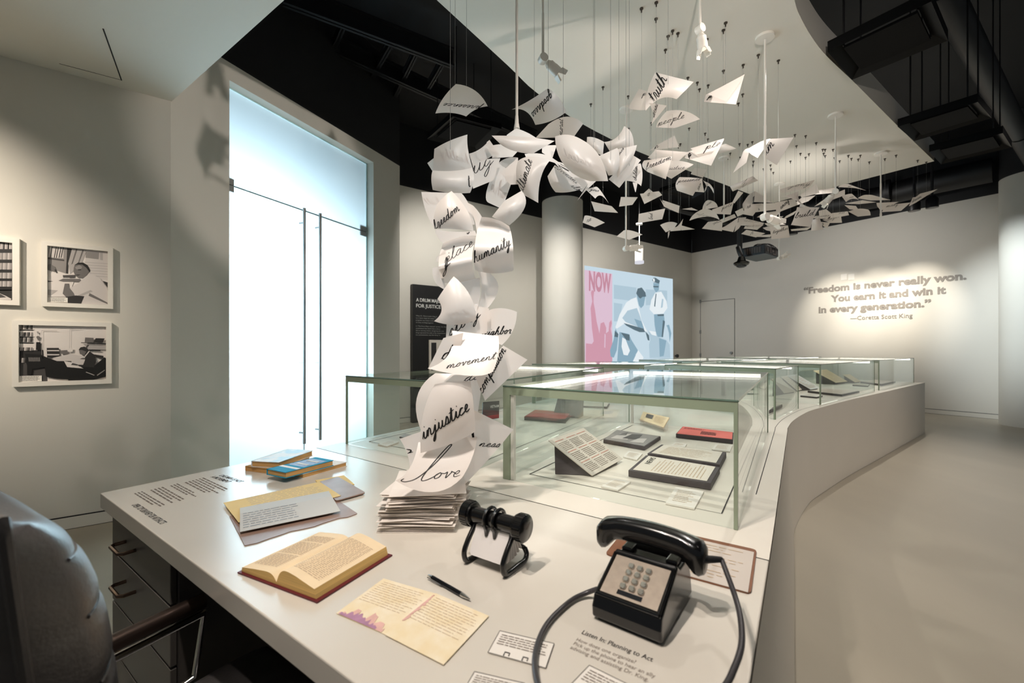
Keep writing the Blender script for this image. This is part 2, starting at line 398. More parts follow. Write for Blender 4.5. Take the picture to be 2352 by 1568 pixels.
strip('glass_joint', tL-.02, tR-.02, zT-.003, zT+.003, 'edge_dark'); strip('glass_joint', tm-.0035, tm+.0035, .01, zT, 'edge_dark')
strip('frame_channel', tR-.022, tR, 0, zD, 'pale_cyan', OFF, .02); strip('frame_channel', tL-.02, tR, zD-.012, zD, 'pale_cyan', OFF, .02)
for u in (540, 836):
    t = DRW.t_at(u); g = G(); w_ = .075
    t0, t1 = (tL-.01, tL+.105) if u < 600 else (tR-.135, tR-.022)
    g.prism(*wallbox(DRW, t0, t1, zT+.004, zT+.062, .03, OFF+.016)); g.prism(*wallbox(DRW, t0, t1, zT-.062, zT-.004, .03, OFF+.016))
    g.build('patch_hinge', 'steel', D1)
for u, vt in ((699, 478), (735.5, 490)):
    p = DRW.hit(u, vt, OFF+.075); t = (p-DRW.p).dot(DRW.d); zt = p.z
    g = G(); g.cyl(DRW.pt(t, .28, OFF+.075), DRW.pt(t, zt, OFF+.075), .0165, 14); h = g.build('door_handle', 'steel', D1, True)
    g = G()
    for z in (zt-.16, DRW.hit(u, 833, OFF+.075).z, .4): g.cyl(DRW.pt(t, z, OFF), DRW.pt(t, z, OFF+.07), .01, 10)
    g.build('standoff', 'steel', h, True)
# ---------------------------------------------------------------- flush door, switch plates on the quotation wall
D2 = tag(thing('door_2', None, None, QTW.pt(QTW.t_at(1648), 0)), 'flush wall-coloured door with small dark hinges beside the back corner', 'door', None, 'structure')
ta, tb = QTW.t_at(1687), QTW.t_at(1609.5); zt = QTW.hit(1687, 686).z
g = G(); g.prism(*wallbox(QTW, ta, tb, .01, zt, .004, .004)); g.build('door_leaf', 'wall', D2)
g = G(); g.prism(*wallbox(QTW, ta-.012, ta, .01, zt+.012, .005, .005)); g.prism(*wallbox(QTW, tb, tb+.012, .01, zt+.012, .005, .005)); g.prism(*wallbox(QTW, ta, tb, zt, zt+.012, .005, .005))
g.build('door_gap', 'dark_gap', D2)
for v in (692, 762, 815):
    p = QTW.hit(1609.5, v); t = (p-QTW.p).dot(QTW.d); g = G(); g.prism(*wallbox(QTW, t-.02, t+.03, p.z-.05, p.z+.05, .02, .02)); g.build('hinge', 'steel', D2)
p = QTW.hit(1681, 810); g = G(); g.cyl(p, p+QTW.n*.06, .035, 12); g.build('knob', 'steel', D2, True)
for u, wl_ in ((1938.5, 'nearer the flush door'), (1955.5, 'nearer the pale round column')):
    p = QTW.hit(u, 636); t = (p-QTW.p).dot(QTW.d)
    o = tag(thing('wall_plate', 'small white blank wall plate above the quotation, the one %s' % wl_, 'wall plate', QTW.pt(t, p.z), 0, 'wall plates above the quotation'), None)
    g = G(); g.prism(*wallbox(QTW, t-.06, t+.06, p.z-.07, p.z+.07, .008, .008)); bevel(g.build('plate', 'white_plastic', o), .003)
    g = G(); g.prism(*wallbox(QTW, t-.035, t+.035, p.z-.045, p.z+.045, .012, .012)); g.build('insert', 'white_plastic', o)
p = BKW.hit(1551, 817); o = tag(thing('door_knob', 'small dark knob on the back wall beside the projected picture', 'knob', p), None)
g = G(); g.cyl(p, p+BKW.n*.05, .02, 10); g.build('stem', 'black_metal', o); g = G(); g.cyl(p+BKW.n*.05, p+BKW.n*.09, .05, 14); g.build('knob_head', 'black_metal', o)
# ---------------------------------------------------------------- the quotation
mat('quote_grey', (142, 136, 129), .7)
Q = thing('wall_quotation', 'large grey raised letters spelling a quotation about freedom', 'lettering', QTW.hit(2030, 720))
def qline(s, a, b, hpx, bold, at_u):
    p0, p1 = QTW.hit(*a, .004), QTW.hit(*b, .004); zz = (p0.z+p1.z)/2; p0.z = p1.z = zz
    h = hpx/FPX*QTW.hit(at_u, 700).y
    text('raised_word', s, p0, p1, (0, 0, 1), h, 'quote_grey', Q, bold, offn=.004, words=True)
qline('\u201cFreedom is never really won.', (1846, 674), (2220, 641.5), 14.0, .042, 1857)
qline('You earn it and win it', (1908, 692), (2173, 674), 14.4, .042, 1911)
qline('in every generation.\u201d', (1880, 717.5), (2139, 704), 14.2, .042, 1880)
qline('\u2014Coretta Scott King', (1953, 734), (2096, 729.5), 9.2, .008, 1960)
# ---------------------------------------------------------------- counter, desk
DZ = .80
DA = Vector((.5592, .829, 0)); DB = Vector((.829, -.5592, 0))      # along the desk depth / along its front
def o2(u, v): p = on(u, v, DZ); return Vector((p.x, p.y, 0))
dFL = o2(230, 1132); dfd = (o2(800, 1557)-dFL).normalized()
edgeA, edgeB = o2(1766, 1287), o2(1722, 1568); ed_ = (edgeB-edgeA).normalized()
def isect(p, d, q, e):
    k = d.x*e.y-d.y*e.x; t = ((q.x-p.x)*e.y-(q.y-p.y)*e.x)/k; return p+d*t
dFR = isect(dFL, dfd, edgeA, ed_)
s0, s1 = o2(1200, 1146), o2(1409, 1198); sd = (s1-s0).normalized()
sR = isect(s0, sd, edgeA, ed_)
lEd = (o2(575, 1060)-dFL).normalized()
sL = isect(s0, sd, dFL, lEd)
desk_xy = [dFL, dFR, sR, sL]
desk = thing('desk', 'white office desk joined to the long display counter', 'desk', (dFL+dFR)/2)
g = G(); g.prism([(p.x, p.y) for p in desk_xy], DZ-.055, DZ); bevel(g.build('desk_top', 'desk_top', desk), .003)
# drawer pedestal under the left end
fd = dfd; dd = lEd
c0 = dFL+fd*.075+dd*.035; c1 = dFL+fd*.70+dd*.035
ped = [c0, c1, c1+dd*.75, c0+dd*.75]
g = G(); g.prism([(p.x, p.y) for p in ped], .02, DZ-.055); pd_ = g.build('pedestal', 'drawer_grey', desk)
fn = Vector((fd.y, -fd.x, 0)); fn = fn if fn.dot(dd) < 0 else -fn
zs = [DZ-.062, .600, .418, .236, .04]
for i in range(4):
    a = c0+fd*.012+fn*.018; b = c1-fd*.012+fn*.018
    g = G(); g.prism([(a.x, a.y), (b.x, b.y), ((b-fn*.016).x, (b-fn*.016).y), ((a-fn*.016).x, (a-fn*.016).y)], zs[i+1]+.004, zs[i]-.004)
    dr = bevel(g.build('drawer', 'drawer_grey', desk), .002)
    m_ = c0+fd*.235+fn*.018; zh = zs[i]-.062
    P = [m_-fd*.055, m_-fd*.055+fn*.042, m_+fd*.055+fn*.042, m_+fd*.055]
    P = [Vector((p.x, p.y, zh)) for p in P]
    path = [P[0], P[0].lerp(P[1], .75)]+[P[1].lerp(P[2], k) for k in (.1, .5, .9)]+[P[2].lerp(P[3], .25), P[3]]
    g = G(); g.tube(path, .0062, 8); g.build('drawer_handle', 'bronze', dr, True)
# right end panel and back panel of the knee space
sb = dFL+fd*.7
rp0 = dFR-fd*.03+dd*.03; rp1 = isect(rp0, dd, s0, sd)-dd*.03
g = G(); g.prism([(p.x, p.y) for p in (rp0-fd*.45, rp0, rp1, rp1-fd*.45)], .02, DZ-.055); g.build('end_panel', 'counter_side', desk)
kb0 = c1+dd*.70; kb1 = isect(kb0, fd, rp0, dd)-fd*.46
g = G(); g.prism([(p.x, p.y) for p in (kb0, kb1, kb1+dd*.05, kb0+dd*.05)], .02, DZ-.055); g.build('modesty_panel', 'black_metal', desk)
# printed words on the desk top
def dtext(s, a, b, h, m, bold=.0): 
    p0, p1 = on(*a, DZ), on(*b, DZ); text('desk_print', s, p0, p1, DA, h, m, desk, bold, offn=.0005)
dtext('ONE MAN IS NOT', (501, 1092.5), (549.5, 1108), .021, 'dark_print', .012)
dtext('A MOVEMENT', (482.5, 1095.5), (521, 1108.5), .021, 'dark_print', .012)
dtext('OPEN TOP DRAWER FOR ARTIFACTS', (301, 1160), (368, 1204), .020, 'dark_print', .012)
def dpara(a, b, c, rows, seed):
    """a: first line start, b: first line end, c: last line start"""
    A, B, C_ = on(*a, DZ), on(*b, DZ), on(*c, DZ)
    bars('desk_print', (A, B, B+(C_-A), C_), rows, 'grey_print', desk, .5, .0005, seed, .3)
k = lambda x, y: (280+x*.12755, 1070+y*.12755)
dpara(k(1485, 205), k(1960, 425), k(1110, 300), 6, 1); dpara(k(1015, 310), k(1460, 545), k(850, 360), 3, 2)
dpara(k(750, 370), k(1190, 615), k(490, 440), 4, 3); dpara(k(380, 450), k(830, 715), k(200, 500), 3, 4)
q5 = lambda x, y: (1060+x*.2126, 1420+y*.2126)
dtext('Listen In: Planning to Act', q5(1295, 165), q5(2060, 470), .0125, 'dark_print', .01)
dtext('How does one organize?', q5(1235, 240), q5(1875, 490), .0095, 'grey_print')
dtext('Pick up the phone to hear an ally', q5(1205, 283), q5(2085, 645), .0095, 'grey_print')
dtext('advising and assisting Dr. King.', q5(1170, 325), q5(2015, 685), .0095, 'grey_print')
# flared outer side of the desk
v = []; f = []; eo = Vector((-ed_.y, ed_.x, 0)); eo = eo if eo.x > 0 else -eo
for p in (dFR+(sR-dFR)*.02, sR-(sR-dFR).normalized()*.0003):
    for j in range(9):
        z = (DZ-.003)*(1-j/8)+.003*j/8; t = (DZ-.002-z)/(DZ-.005); w_ = p+eo*(.07*(t*t*(3-2*t))+.002); v.append((w_.x, w_.y, z))
for j in range(8): f.append((j, j+1, j+10, j+9))
mk('side_skin', v, f, 'counter_side', desk, True)
# display counter
rt = [sR]+[o2(*p) for p in ((1779, 1200), (1793, 1100), (1808, 993), (1809.5, 982), (1824, 964), (1856, 945), (1888, 935), (1950, 918.5), (2015.6, 903.5), (2124, 878.5))]
rt = cat(rt, 5)
endR = rt[-1]; ddir = Vector((.79, .61, 0)); nrm = Vector((-.61, .79, 0))
lf = [endR+nrm*2.35, Vector((1.6, 5.75, 0)), Vector((.85, 5.1, 0)), Vector((.32, 4.5, 0)), isect(sL, lEd, Vector((0, 3.95, 0)), Vector((1, 0, 0))), sL]
lf = [lf[0]]+cat(lf[1:5], 4)+[lf[5]]
ctr = thing('display_counter', 'long white display counter with curved flowing side', 'counter', (2.4, 4.2, 0))
xy = [(p.x, p.y) for p in rt+lf]
g = G(); g.prism(xy, DZ-.05, DZ); g.build('counter_top', 'counter', ctr)
# flared side skin (right side and far end), slightly proud of the floor
side = rt+[lf[0]]
def out(i):
    d = side[min(i+1, len(side)-1)]-side[max(i-1, 0)]; n = Vector((d.y, -d.x, 0)).normalized(); return n
v = []; f = []
N = len(side); R_ = 8
for i, p in enumerate(side):
    fl = .07*max(0, 1-i/(N*.6)) if i < N-1 else 0
    n = out(i) if 0 < i < N-2 else (out(1) if i == 0 else (out(N-3) if i == N-2 else Vector((0, 0, 0))))
    for j in range(R_+1):
        t = j/R_; z = (DZ-.002)*(1-t)+.003*t; w_ = p+n*(fl*(t*t*(3-2*t))+.002); v.append((w_.x, w_.y, z))
for i in range(N-1):
    for j in range(R_): a = i*(R_+1)+j; f.append((a, a+1, a+R_+2, a+R_+1))
sk = mk('side_skin', v, f, 'counter_side', ctr, True)
v = []; f = []
for p in lf: v += [(p.x, p.y, .03), (p.x, p.y, DZ-.05)]
for i in range(len(lf)-1): f.append((2*i, 2*i+1, 2*i+3, 2*i+2))
mk('rear_skin', v, f, 'counter_side', ctr)
# thin joints on the counter top
def flat_line(pts, w, z, m, name, par):
    v = []; f = []; n_ = len(pts)
    for i, p in enumerate(pts):
        d = (pts[min(i+1, n_-1)]-pts[max(i-1, 0)]).normalized(); q = Vector((-d.y, d.x, 0))*w
        v += [(p.x-q.x, p.y-q.y, z), (p.x+q.x, p.y+q.y, z)]
    f = [(2*i, 2*i+2, 2*i+3, 2*i+1) for i in range(n_-1)]
    return mk(name, v, f, m, par)
def joint(pts, w=.002, m='dark_gap', name='deck_joint', par=None):
    return flat_line(pts, w, DZ+.0004, m, name, par or ctr)
joint([sL, sR], .0016)
offs = []
for i in range(8, len(rt)-8): 
    n = rt[min(i+1, len(rt)-1)]-rt[i-1]; n = Vector((-n.y, n.x, 0)).normalized(); offs.append(rt[i]+n*.07)
joint(offs, .0016)
# ---------------------------------------------------------------- glass cases
ZG = 1.193
def V2(x, y): return Vector((x, y, 0))
def case(FL, FR, BR, BL, label, band=(.038, .034), leds=('back', 'left'), detail=True, post=True):
    c = (FL+FR+BR+BL)/4
    T = thing('display_case', label, 'display case', (c.x, c.y, DZ), 0, 'glass display cases on the counter')
    def P(p, z): return Vector((p.x, p.y, z))
    th = .008
    cor = [FL, FR, BR, BL]; z0, z1 = DZ+.001, ZG
    for i in range(4):
        a, b = cor[i], cor[(i+1) % 4]; d = (b-a).normalized(); n = Vector((d.y, -d.x, 0))
        if n.dot(a-c) < 0: n = -n
        g = G(); g.hexa([P(a, z0), P(b, z0), P(b-n*th, z0), P(a-n*th, z0)], [P(a, z1-th), P(b, z1-th), P(b-n*th, z1-th), P(a-n*th, z1-th)])
        g.build('glass_pane', 'case_glass', T)
    g = G(); g.prism([(p.x, p.y) for p in cor], z1-th, z1); tp = g.build('top_pane', 'case_glass', T)
    # polished green edges of the sheets
    g = G()
    for i in range(4):
        a, b = cor[i], cor[(i+1) % 4]; g.tube([P(a, z1-.004), P(b, z1-.004)], .0042, 4)
    g.build('glass_edge', 'edge_dark', tp)
    d = (FR-FL).normalized(); dn = Vector((d.y, -d.x, 0))
    if dn.dot(FL-c) < 0: dn = -dn
    def bandq(a, b, za, zb, n, nm='edge_band'):
        g = G(); g.hexa([P(a+n*.0015, za), P(b+n*.0015, za), P(b-n*.011, za), P(a-n*.011, za)], [P(a+n*.0015, zb), P(b+n*.0015, zb), P(b-n*.011, zb), P(a-n*.011, zb)])
        g.build(nm, 'edge_green', T)
    bandq(FL, FR, z1-band[0], z1-.001, dn)
    if band[1] > 0: bandq(FL, FL+d*band[1], z0, z1-band[0], dn, 'edge_post')
    bandq(FR-d*.011, FR, z0, z1-band[0], dn, 'edge_post')
    s = (BL-FL).normalized(); sn = -d
    bandq(FL, BL, z1-.028, z1-.001, sn)
    for q in ((BR, 'r'), (BL, 'l')):
        g = G(); g.tube([P(q[0], z0), P(q[0], z1-.005)], .004, 4); g.build('glass_edge', 'edge_green', T)
    inset = lambda p, k: p+(c-p).normalized()*k
    ins = [inset(p, .03) for p in cor]
    def led(a, b):
        a, b = a.lerp(b, .03), b.lerp(a, .03); dd_ = (b-a).normalized(); n = Vector((-dd_.y, dd_.x, 0))*.009
        g = G(); g.hexa([P(a-n, z1-.034), P(b-n, z1-.034), P(b+n, z1-.034), P(a+n, z1-.034)], [P(a-n, z1-.012), P(b-n, z1-.012), P(b+n, z1-.012), P(a+n, z1-.012)])
        g.build('led_bar', 'led', T)
    if 'back' in leds: led(ins[3], ins[2])
    if 'left' in leds: led(ins[0], ins[3])
    if post:
        for q in (FL+d*band[1]+s*.006, BL+d*.02-s*.02):
            g = G(); g.prism([((q+x).x, (q+x).y) for x in (V2(0, 0), d*.016, d*.016+s*.016, s*.016)], z0, z1-band[0]); g.build('corner_post', 'white_metal', T)
    # inset deck panel outline
    m = [inset(p, .13) for p in cor]
    flat_line(m+[m[0]], .0024, DZ+.0012, 'dark_gap', 'deck_groove', T)
    return T
R1 = [V2(*on(1156, 1099, DZ).xy), V2(*on(1694.6, 1218, DZ).xy), V2(1.66, 2.77), V2(.87, 3.17)]
case(*R1, 'nearest glass case, holding a tilted printed sheet, beside the paper sculpture')
L1 = [V2(*on(794.4, 1019.6, DZ).xy), V2(-.17, 1.90), V2(.74, 3.46), V2(.02, 4.0)]
case(*L1, 'glass case standing between the frosted door and the paper sculpture', (.036, .006), ('back',), post=False)
R2 = [V2(1.47, 4.10), V2(2.015, 3.267), V2(2.59, 3.861), V2(2.03, 4.66)]
case(*R2, 'small wedge-shaped glass case at the bend of the counter')
R3 = [V2(2.42, 4.93), V2(3.0, 4.146), V2(4.59, 5.406), V2(3.99, 6.2)]
case(*R3, 'long glass case with a big sloping book stand along the curved side')
R4 = [V2(4.17, 6.32), V2(4.764, 5.534), V2(6.36, 6.754), V2(5.76, 7.54)]
case(*R4, 'glass case at the far end of the curved counter')
L2 = [V2(.20, 4.25), V2(1.27, 4.10), V2(1.90, 4.78), V2(1.0, 5.05)]
case(*L2, 'glass case next to the wedge-shaped one, under the projected picture', post=False)
L3 = [V2(1.72, 5.78), V2(2.26, 5.08), V2(3.83, 6.35), V2(3.25, 7.10)]
case(*L3, 'glass case in the inner row, near the round column and the projection', post=False)
L4 = [V2(3.46, 7.22), V2(4.02, 6.49), V2(5.6, 7.73), V2(5.06, 8.42)]
case(*L4, 'innermost glass case, nearest the flush wall door', post=False)
# ---------------------------------------------------------------- things on the desk
def quadbox(name, pxs, z0, z1, m, parent=None, zref=None):
    q = [on(u, v, z0 if zref is None else zref) for u, v in pxs]
    g = G(); g.prism([(p.x, p.y) for p in q], z0, z1); return g.build(name, m, parent)
def xy_book(label, pts, z0, z1, cover, pages='page_tan', cover_b=None, inset=.004, spine=3, hard=True, group=None, name='book'):
    """pts: FL, FR, BR, BL ; spine on side index 3 (BL-FL)"""
    c = sum(pts, Vector((0, 0, 0)))/4; T = thing(name, label, 'book', (c.x, c.y, z0), 0, group)
    tk = .0025
    g = G(); g.prism([(p.x, p.y) for p in pts], z1-tk, z1); fc = g.build('front_cover', cover, T)
    g = G(); g.prism([(p.x, p.y) for p in pts], z0, z0+tk); g.build('back_cover', cover_b or cover, T)
    q = [p+(c-p).normalized()*inset for p in pts]
    g = G(); g.prism([(p.x, p.y) for p in q], z0+tk, z1-tk); g.build('page_block', pages, T)
    a, b = pts[3], pts[0]; n = (pts[1]-pts[0]).normalized()
    g = G(); g.prism([(p.x, p.y) for p in (a, b, b+n*.003, a+n*.003)], z0, z1); g.build('spine', cover_b or cover, T)
    return T, fc
def marble(key, a, b, scale=6.0, detail=3.0, lo=.4, hi=.6, rough=.6):
    m = bpy.data.materials.new(key); m.use_nodes = True; nt = m.node_tree; bs = nt.nodes['Principled BSDF']
    tc_ = nt.nodes.new('ShaderNodeTexCoord'); n = nt.nodes.new('ShaderNodeTexNoise'); n.inputs['Scale'].default_value = scale; n.inputs['Detail'].default_value = detail
    r = nt.nodes.new('ShaderNodeValToRGB'); r.color_ramp.elements[0].position = lo; r.color_ramp.elements[1].position = hi
    r.color_ramp.elements[0].color = (*lin(a), 1); r.color_ramp.elements[1].color = (*lin(b), 1)
    nt.links.new(tc_.outputs['Object'], n.inputs['Vector']); nt.links.new(n.outputs['Fac'], r.inputs[0]); nt.links.new(r.outputs[0], bs.inputs['Base Color'])
    bs.inputs['Roughness'].default_value = rough; MATS[key] = m; return m
mat('page_tan', (205, 160, 100), .8, noise=.15, scale=1, stretch=(6, 6, 500)); mat('page_cream', (236, 214, 178), .8, noise=.03, scale=20)
mat('book_blue', (28, 150, 190), .7, spec=.2); mat('book_navy', (74, 84, 128), .5); mat('book_white', (232, 224, 214), .5)
marble('cover_art', (228, 226, 224), (160, 196, 212), 14, 3, .48, .62, .45); mat('maroon', (96, 22, 34), .5); mat('page_edge', (212, 176, 108), .8, noise=.22, scale=1, stretch=(3, 3, 600))
mat('yellow_paper', (236, 208, 140), .7, noise=.03, scale=12); mat('folder_brown', (150, 122, 108), .45, noise=.12, scale=14)
mat('grey_letter', (206, 208, 206), .7); mat('board_brown', (122, 78, 52), .5, noise=.12, scale=25)
marble('note_paper', (232, 214, 176), (238, 226, 200), 20, 4, .35, .65, .75)
A1 = [V2(-1.195, 1.911), V2(-1.062, 1.866), V2(-.975, 2.06), V2(-1.108, 2.104)]
A2 = [V2(-.992, 1.84), V2(-.8795, 1.794), V2(-.768, 1.985), V2(-.880, 2.030)]
xy_book('tan-edged paperback at the bottom, under the white and blue book', A1, DZ+.0006, DZ+.0226, 'page_tan', 'page_tan')
xy_book('paperback with pale cover lying flat under the bright blue book', A2, DZ+.0006, DZ+.0206, 'book_white', 'page_tan')
B1 = [V2(-1.155, 1.89), V2(-1.021, 1.868), V2(-.973, 2.085), V2(-1.112, 2.118)]
xy_book('worn paperback with white and pale blue cover on top of a tan one', B1, DZ+.0232, DZ+.050, 'cover_art', 'page_tan')
Cc = [V2(-1.025, 1.782), V2(-.919, 1.730), V2(-.802, 1.918), V2(-.908, 1.975)]
_, fc = xy_book('bright blue hardcover book with pale title, leaning on a paperback', Cc, DZ+.0212, DZ+.046, 'book_blue', 'page_tan')
TB = [Vector((p.x, p.y, DZ+.0463)) for p in Cc]
def bq(s, t): return TB[0].lerp(TB[1], s).lerp(TB[3].lerp(TB[2], s), t)
g = G(); g.add([bq(.0, .22), bq(1, .22), bq(1, .30), bq(0, .30)], [(0, 1, 2, 3)]); g.build('cover_stripe', 'book_white', fc)
g = G(); g.add([bq(.08, .38), bq(.92, .38), bq(.92, .88), bq(.08, .88)], [(0, 1, 2, 3)]); g.build('cover_panel', 'book_navy', fc)
for t0, t1 in ((.48, .56), (.70, .78)):
    bars('cover_title', (bq(.2, t1), bq(.8, t1), bq(.8, t0), bq(.2, t0)), 1, 'book_white', fc, .9, .0006, int(t0*100), 0.02)
# yellow pad, brown clipboard, yellow letter, brown folder, folded grey letter
def flat_sheet(name, label, cat_, pxs, z, m, group=None, th=.0012):
    q = [on(u, v, z) for u, v in pxs]; c = sum(q, Vector((0, 0, 0)))/len(q)
    T = thing(name, label, cat_, (c.x, c.y, z), 0, group); g = G(); g.prism([(p.x, p.y) for p in q], z, z+th); g.build('sheet', m, T); return T, [Vector((p.x, p.y, z+th)) for p in q]
def rounded(pxs, z, r=.012, n=4):
    q = [on(u, v, z) for u, v in pxs]; out_ = []
    for i, p in enumerate(q):
        a, b = q[i-1], q[(i+1) % len(q)]; d0 = (a-p).normalized(); d1 = (b-p).normalized()
        for k in range(n+1): t = k/n; out_.append(p+d0*r*(1-t)**2+d1*r*t**2)
    return out_
def board(name, label, cat_, pxs, z, th, m, r=.012):
    q = rounded(pxs, z, r); c = sum(q, Vector((0, 0, 0)))/len(q); T = thing(name, label, cat_, (c.x, c.y, z))
    g = G(); g.prism([(p.x, p.y) for p in q], z, z+th); g.build('board', m, T); return T, q
flat_sheet('paper_pad', 'yellow paper pad peeking out behind the small brown board', 'paper', [(724, 1104), (790, 1092.5), (814, 1113), (746, 1127)], DZ+.0006, 'yellow_paper', th=.003)
board('writing_board', 'small brown board lying on yellow paper beside the letters', 'board', [(731, 1108.5), (777, 1096.5), (840, 1133), (772, 1152)], DZ+.0042, .004, 'folder_brown')
fold_px = [(527, 1186), (771, 1146), (821, 1180)]
zig = [(800, 1188), (778, 1191), (740, 1203), (722, 1210), (690, 1217), (668, 1221), (640, 1231), (620, 1237), (590, 1248), (562, 1254)]
T, q = board('brown_folder', 'brown folder with ragged front edge under the grey letter', 'folder', fold_px+zig, DZ+.0006, .0022, 'folder_brown', .004)
T, q = flat_sheet('yellow_letter', 'large yellow handwritten sheet under the folded grey letter', 'paper', [(513, 1155), (734, 1106.5), (783, 1138.5), (548, 1200)], DZ+.0088, 'yellow_paper')
bars('handwriting', (q[0].lerp(q[1], .2), q[0].lerp(q[1], .95), q[3].lerp(q[2], .95), q[3].lerp(q[2], .2)), 12, 'folder_brown', T, .12, .0005, 9, .4)
# folded letter (two panels with a ridge)
a0, a1 = on(551, 1166, DZ+.012), on(755, 1127, DZ+.012); b0, b1 = on(551, 1179, DZ+.024), on(762, 1139, DZ+.024); c0_, c1_ = on(551, 1221, DZ+.0115), on(782, 1173, DZ+.0115)
T = thing('folded_letter', 'grey-white folded letter standing slightly open on the yellow sheet', 'letter', ((a0+c1_)/2).xy.to_3d()+Vector((0, 0, DZ+.011)))
up = Vector((0, 0, .0012)); g = G()
for (p, q_, r_, s_) in ((a0, a1, b1, b0), (b0, b1, c1_, c0_)): g.hexa([p-up, q_-up, r_-up, s_-up], [p, q_, r_, s_])
g.build('sheet', 'grey_letter', T)
mat('faint_ink', (164, 172, 180), .8)
bars('typing', (b0.lerp(b1, .03), b0.lerp(b1, .62), c0_.lerp(c1_, .62).lerp(b0.lerp(b1, .62), .12), c0_.lerp(c1_, .03).lerp(b0.lerp(b1, .03), .12)), 7, 'faint_ink', T, .3, .0008, 4, .2)
# open book
sp0, sp1 = on(635, 1340, DZ+.006), on(807, 1249, DZ+.006); by = (sp1-sp0); L = by.length; by.normalize(); bx = Vector((by.y, -by.x, 0))
ang = math.atan2(bx.y, bx.x)
OB = thing('open_book', 'old open book with yellowed pages and dark red cover', 'book', (sp0.x, sp0.y, DZ), ang)
def prof(sgn, hh, w):
    top = [(0, .010), (.012, .010+hh*.72), (.03, .010+hh), (.06, .008+hh*.98), (w*.7, .007+hh*.82), (w, .005+hh*.62)]
    return [(sgn*x, z) for x, z in top]
def block(sgn, hh, w, nm):
    P_ = [(p.x, p.y) for p in cat([Vector((x, z, 0)) for x, z in prof(sgn, hh, w)], 5)]
    poly = P_+[(sgn*(w+.006*(1 if hh > .02 else .4)), .0045), (0, .0045)]
    g = G(); n_ = len(poly); k_ = len(P_)
    v = [(x, 0, z) for x, z in poly]+[(x, L, z) for x, z in poly]
    g.add(v, [(i, i+1, n_+i+1, n_+i) for i in range(k_-1)], 0)
    g.add(v, [tuple(range(n_)), tuple(range(2*n_-1, n_-1, -1))]+[(i, (i+1) % n_, n_+(i+1) % n_, n_+i) for i in range(k_-1, n_)], 1)
    o = mk(nm, g.v, g.f, None, OB, True, ['page_cream', 'page_edge'], g.m, False)
    for p in o.data.polygons: p.use_smooth = p.index < k_-1
    return o, P_
ol, PL = block(-1, .016, .128, 'left_pages'); orr, PR = block(1, .032, .126, 'right_pages')
for sgn, w_, e_ in ((-1, .137, .004), (1, .142, .004)):
    g = G(); g.box((min(0, sgn*w_), -.006, .0008), (max(0, sgn*w_), L+.006, .0042)); g.build('cover_board', 'maroon', OB, world=False)
def page_print(P_, t0, t1, rows, parent, sd, gapset=()):
    """print rows over the curved page: columns along y"""
    import bisect
    g = G(); rr = random.Random(sd); xs = [p[0] for p in P_]
    def zat(i): return P_[i]
    acc = [0]
    for i in range(1, len(P_)): acc.append(acc[-1]+math.dist(P_[i], P_[i-1]))
    def atl(l):
        i = min(max(bisect.bisect(acc, l), 1), len(acc)-1); k_ = (l-acc[i-1])/(acc[i]-acc[i-1]); a, b = P_[i-1], P_[i]
        return a[0]+(b[0]-a[0])*k_, a[1]+(b[1]-a[1])*k_+.0006
    tot = acc[-1]
    for r in range(rows):
        y = L*(.10+.78*(r+.5)/rows); h_ = L*.78/rows*.22
        if r in gapset: continue
        l = tot*t0
        while l < tot*t1:
            w_ = min(rr.uniform(.006, .016), tot*t1-l)
            a, b = atl(l), atl(l+w_)
            g.add([(a[0], y-h_, a[1]), (b[0], y-h_, b[1]), (b[0], y+h_, b[1]), (a[0], y+h_, a[1])], [(0, 1, 2, 3)]); l += w_+.003
    mk('page_print', g.v, g.f, 'faint_brown', parent, world=False)
mat('faint_brown', (196, 174, 146), .9)
XF[ol.name] = XF[OB.name]; XF[orr.name] = XF[OB.name]
page_print(PL, .28, .93, 34, ol, 3, (12, 26)); page_print(PR, .30, .90, 34, orr, 5, (33,))
# two stained handwritten pages
def note(label, pxs, z, sd):
    T, q = flat_sheet('handwritten_page', label, 'paper', pxs, z, 'note_paper')
    bars('handwriting', (q[0].lerp(q[1], .08).lerp(q[3], .06), q[1].lerp(q[0], .06).lerp(q[2], .06), q[2].lerp(q[3], .06).lerp(q[1], .38), q[3].lerp(q[2], .08).lerp(q[0], .38)), 11, 'faint_brown', T, .14, .0006, sd, .2)
    return T, q
T1, q1 = note('yellowed handwritten page with purple stains along its lower edge', [(881, 1329), (1001, 1364), (885, 1458), (772, 1409)], DZ+.0006, 11)
T2, q2 = note('plain yellowed handwritten page overlapping the purple-stained one', [(1001, 1363), (1123, 1415), (1019, 1527), (884, 1458)], DZ+.0022, 12)
mat('purple_stain', (176, 132, 160), .8, noise=.15, scale=30); mat('pink_stain', (222, 178, 168), .8, noise=.1, scale=30)
rr = random.Random(4)
def stain(T, a, b, inward, depth, m, n_=26):
    g = G(); P_ = [a.lerp(b, i/n_) for i in range(n_+1)]; top = [p+inward*depth*(.25+.75*rr.random())*(.4+.6*math.sin(math.pi*i/n_)) for i, p in enumerate(P_)]
    for i in range(n_): g.add([P_[i], P_[i+1], top[i+1], top[i]], [(0, 1, 2, 3)])
    for v in g.v: v.z += .0009
    return g.build('ink_stain', m, T)
iv = (q1[0]-q1[3]).normalized()
stain(T1, q1[3].lerp(q1[2], .04), q1[3].lerp(q1[2], .92), iv, .042, 'pink_stain'); o = stain(T1, q1[3].lerp(q1[2], .06), q1[3].lerp(q1[2], .8), iv, .026, 'purple_stain')
for v in o.data.vertices: v.co.z += .0003
iv2 = (q2[1]-q2[0]).normalized(); stain(T2, q2[0].lerp(q2[3], .05), q2[0].lerp(q2[3], .7), iv2, .012, 'pink_stain')
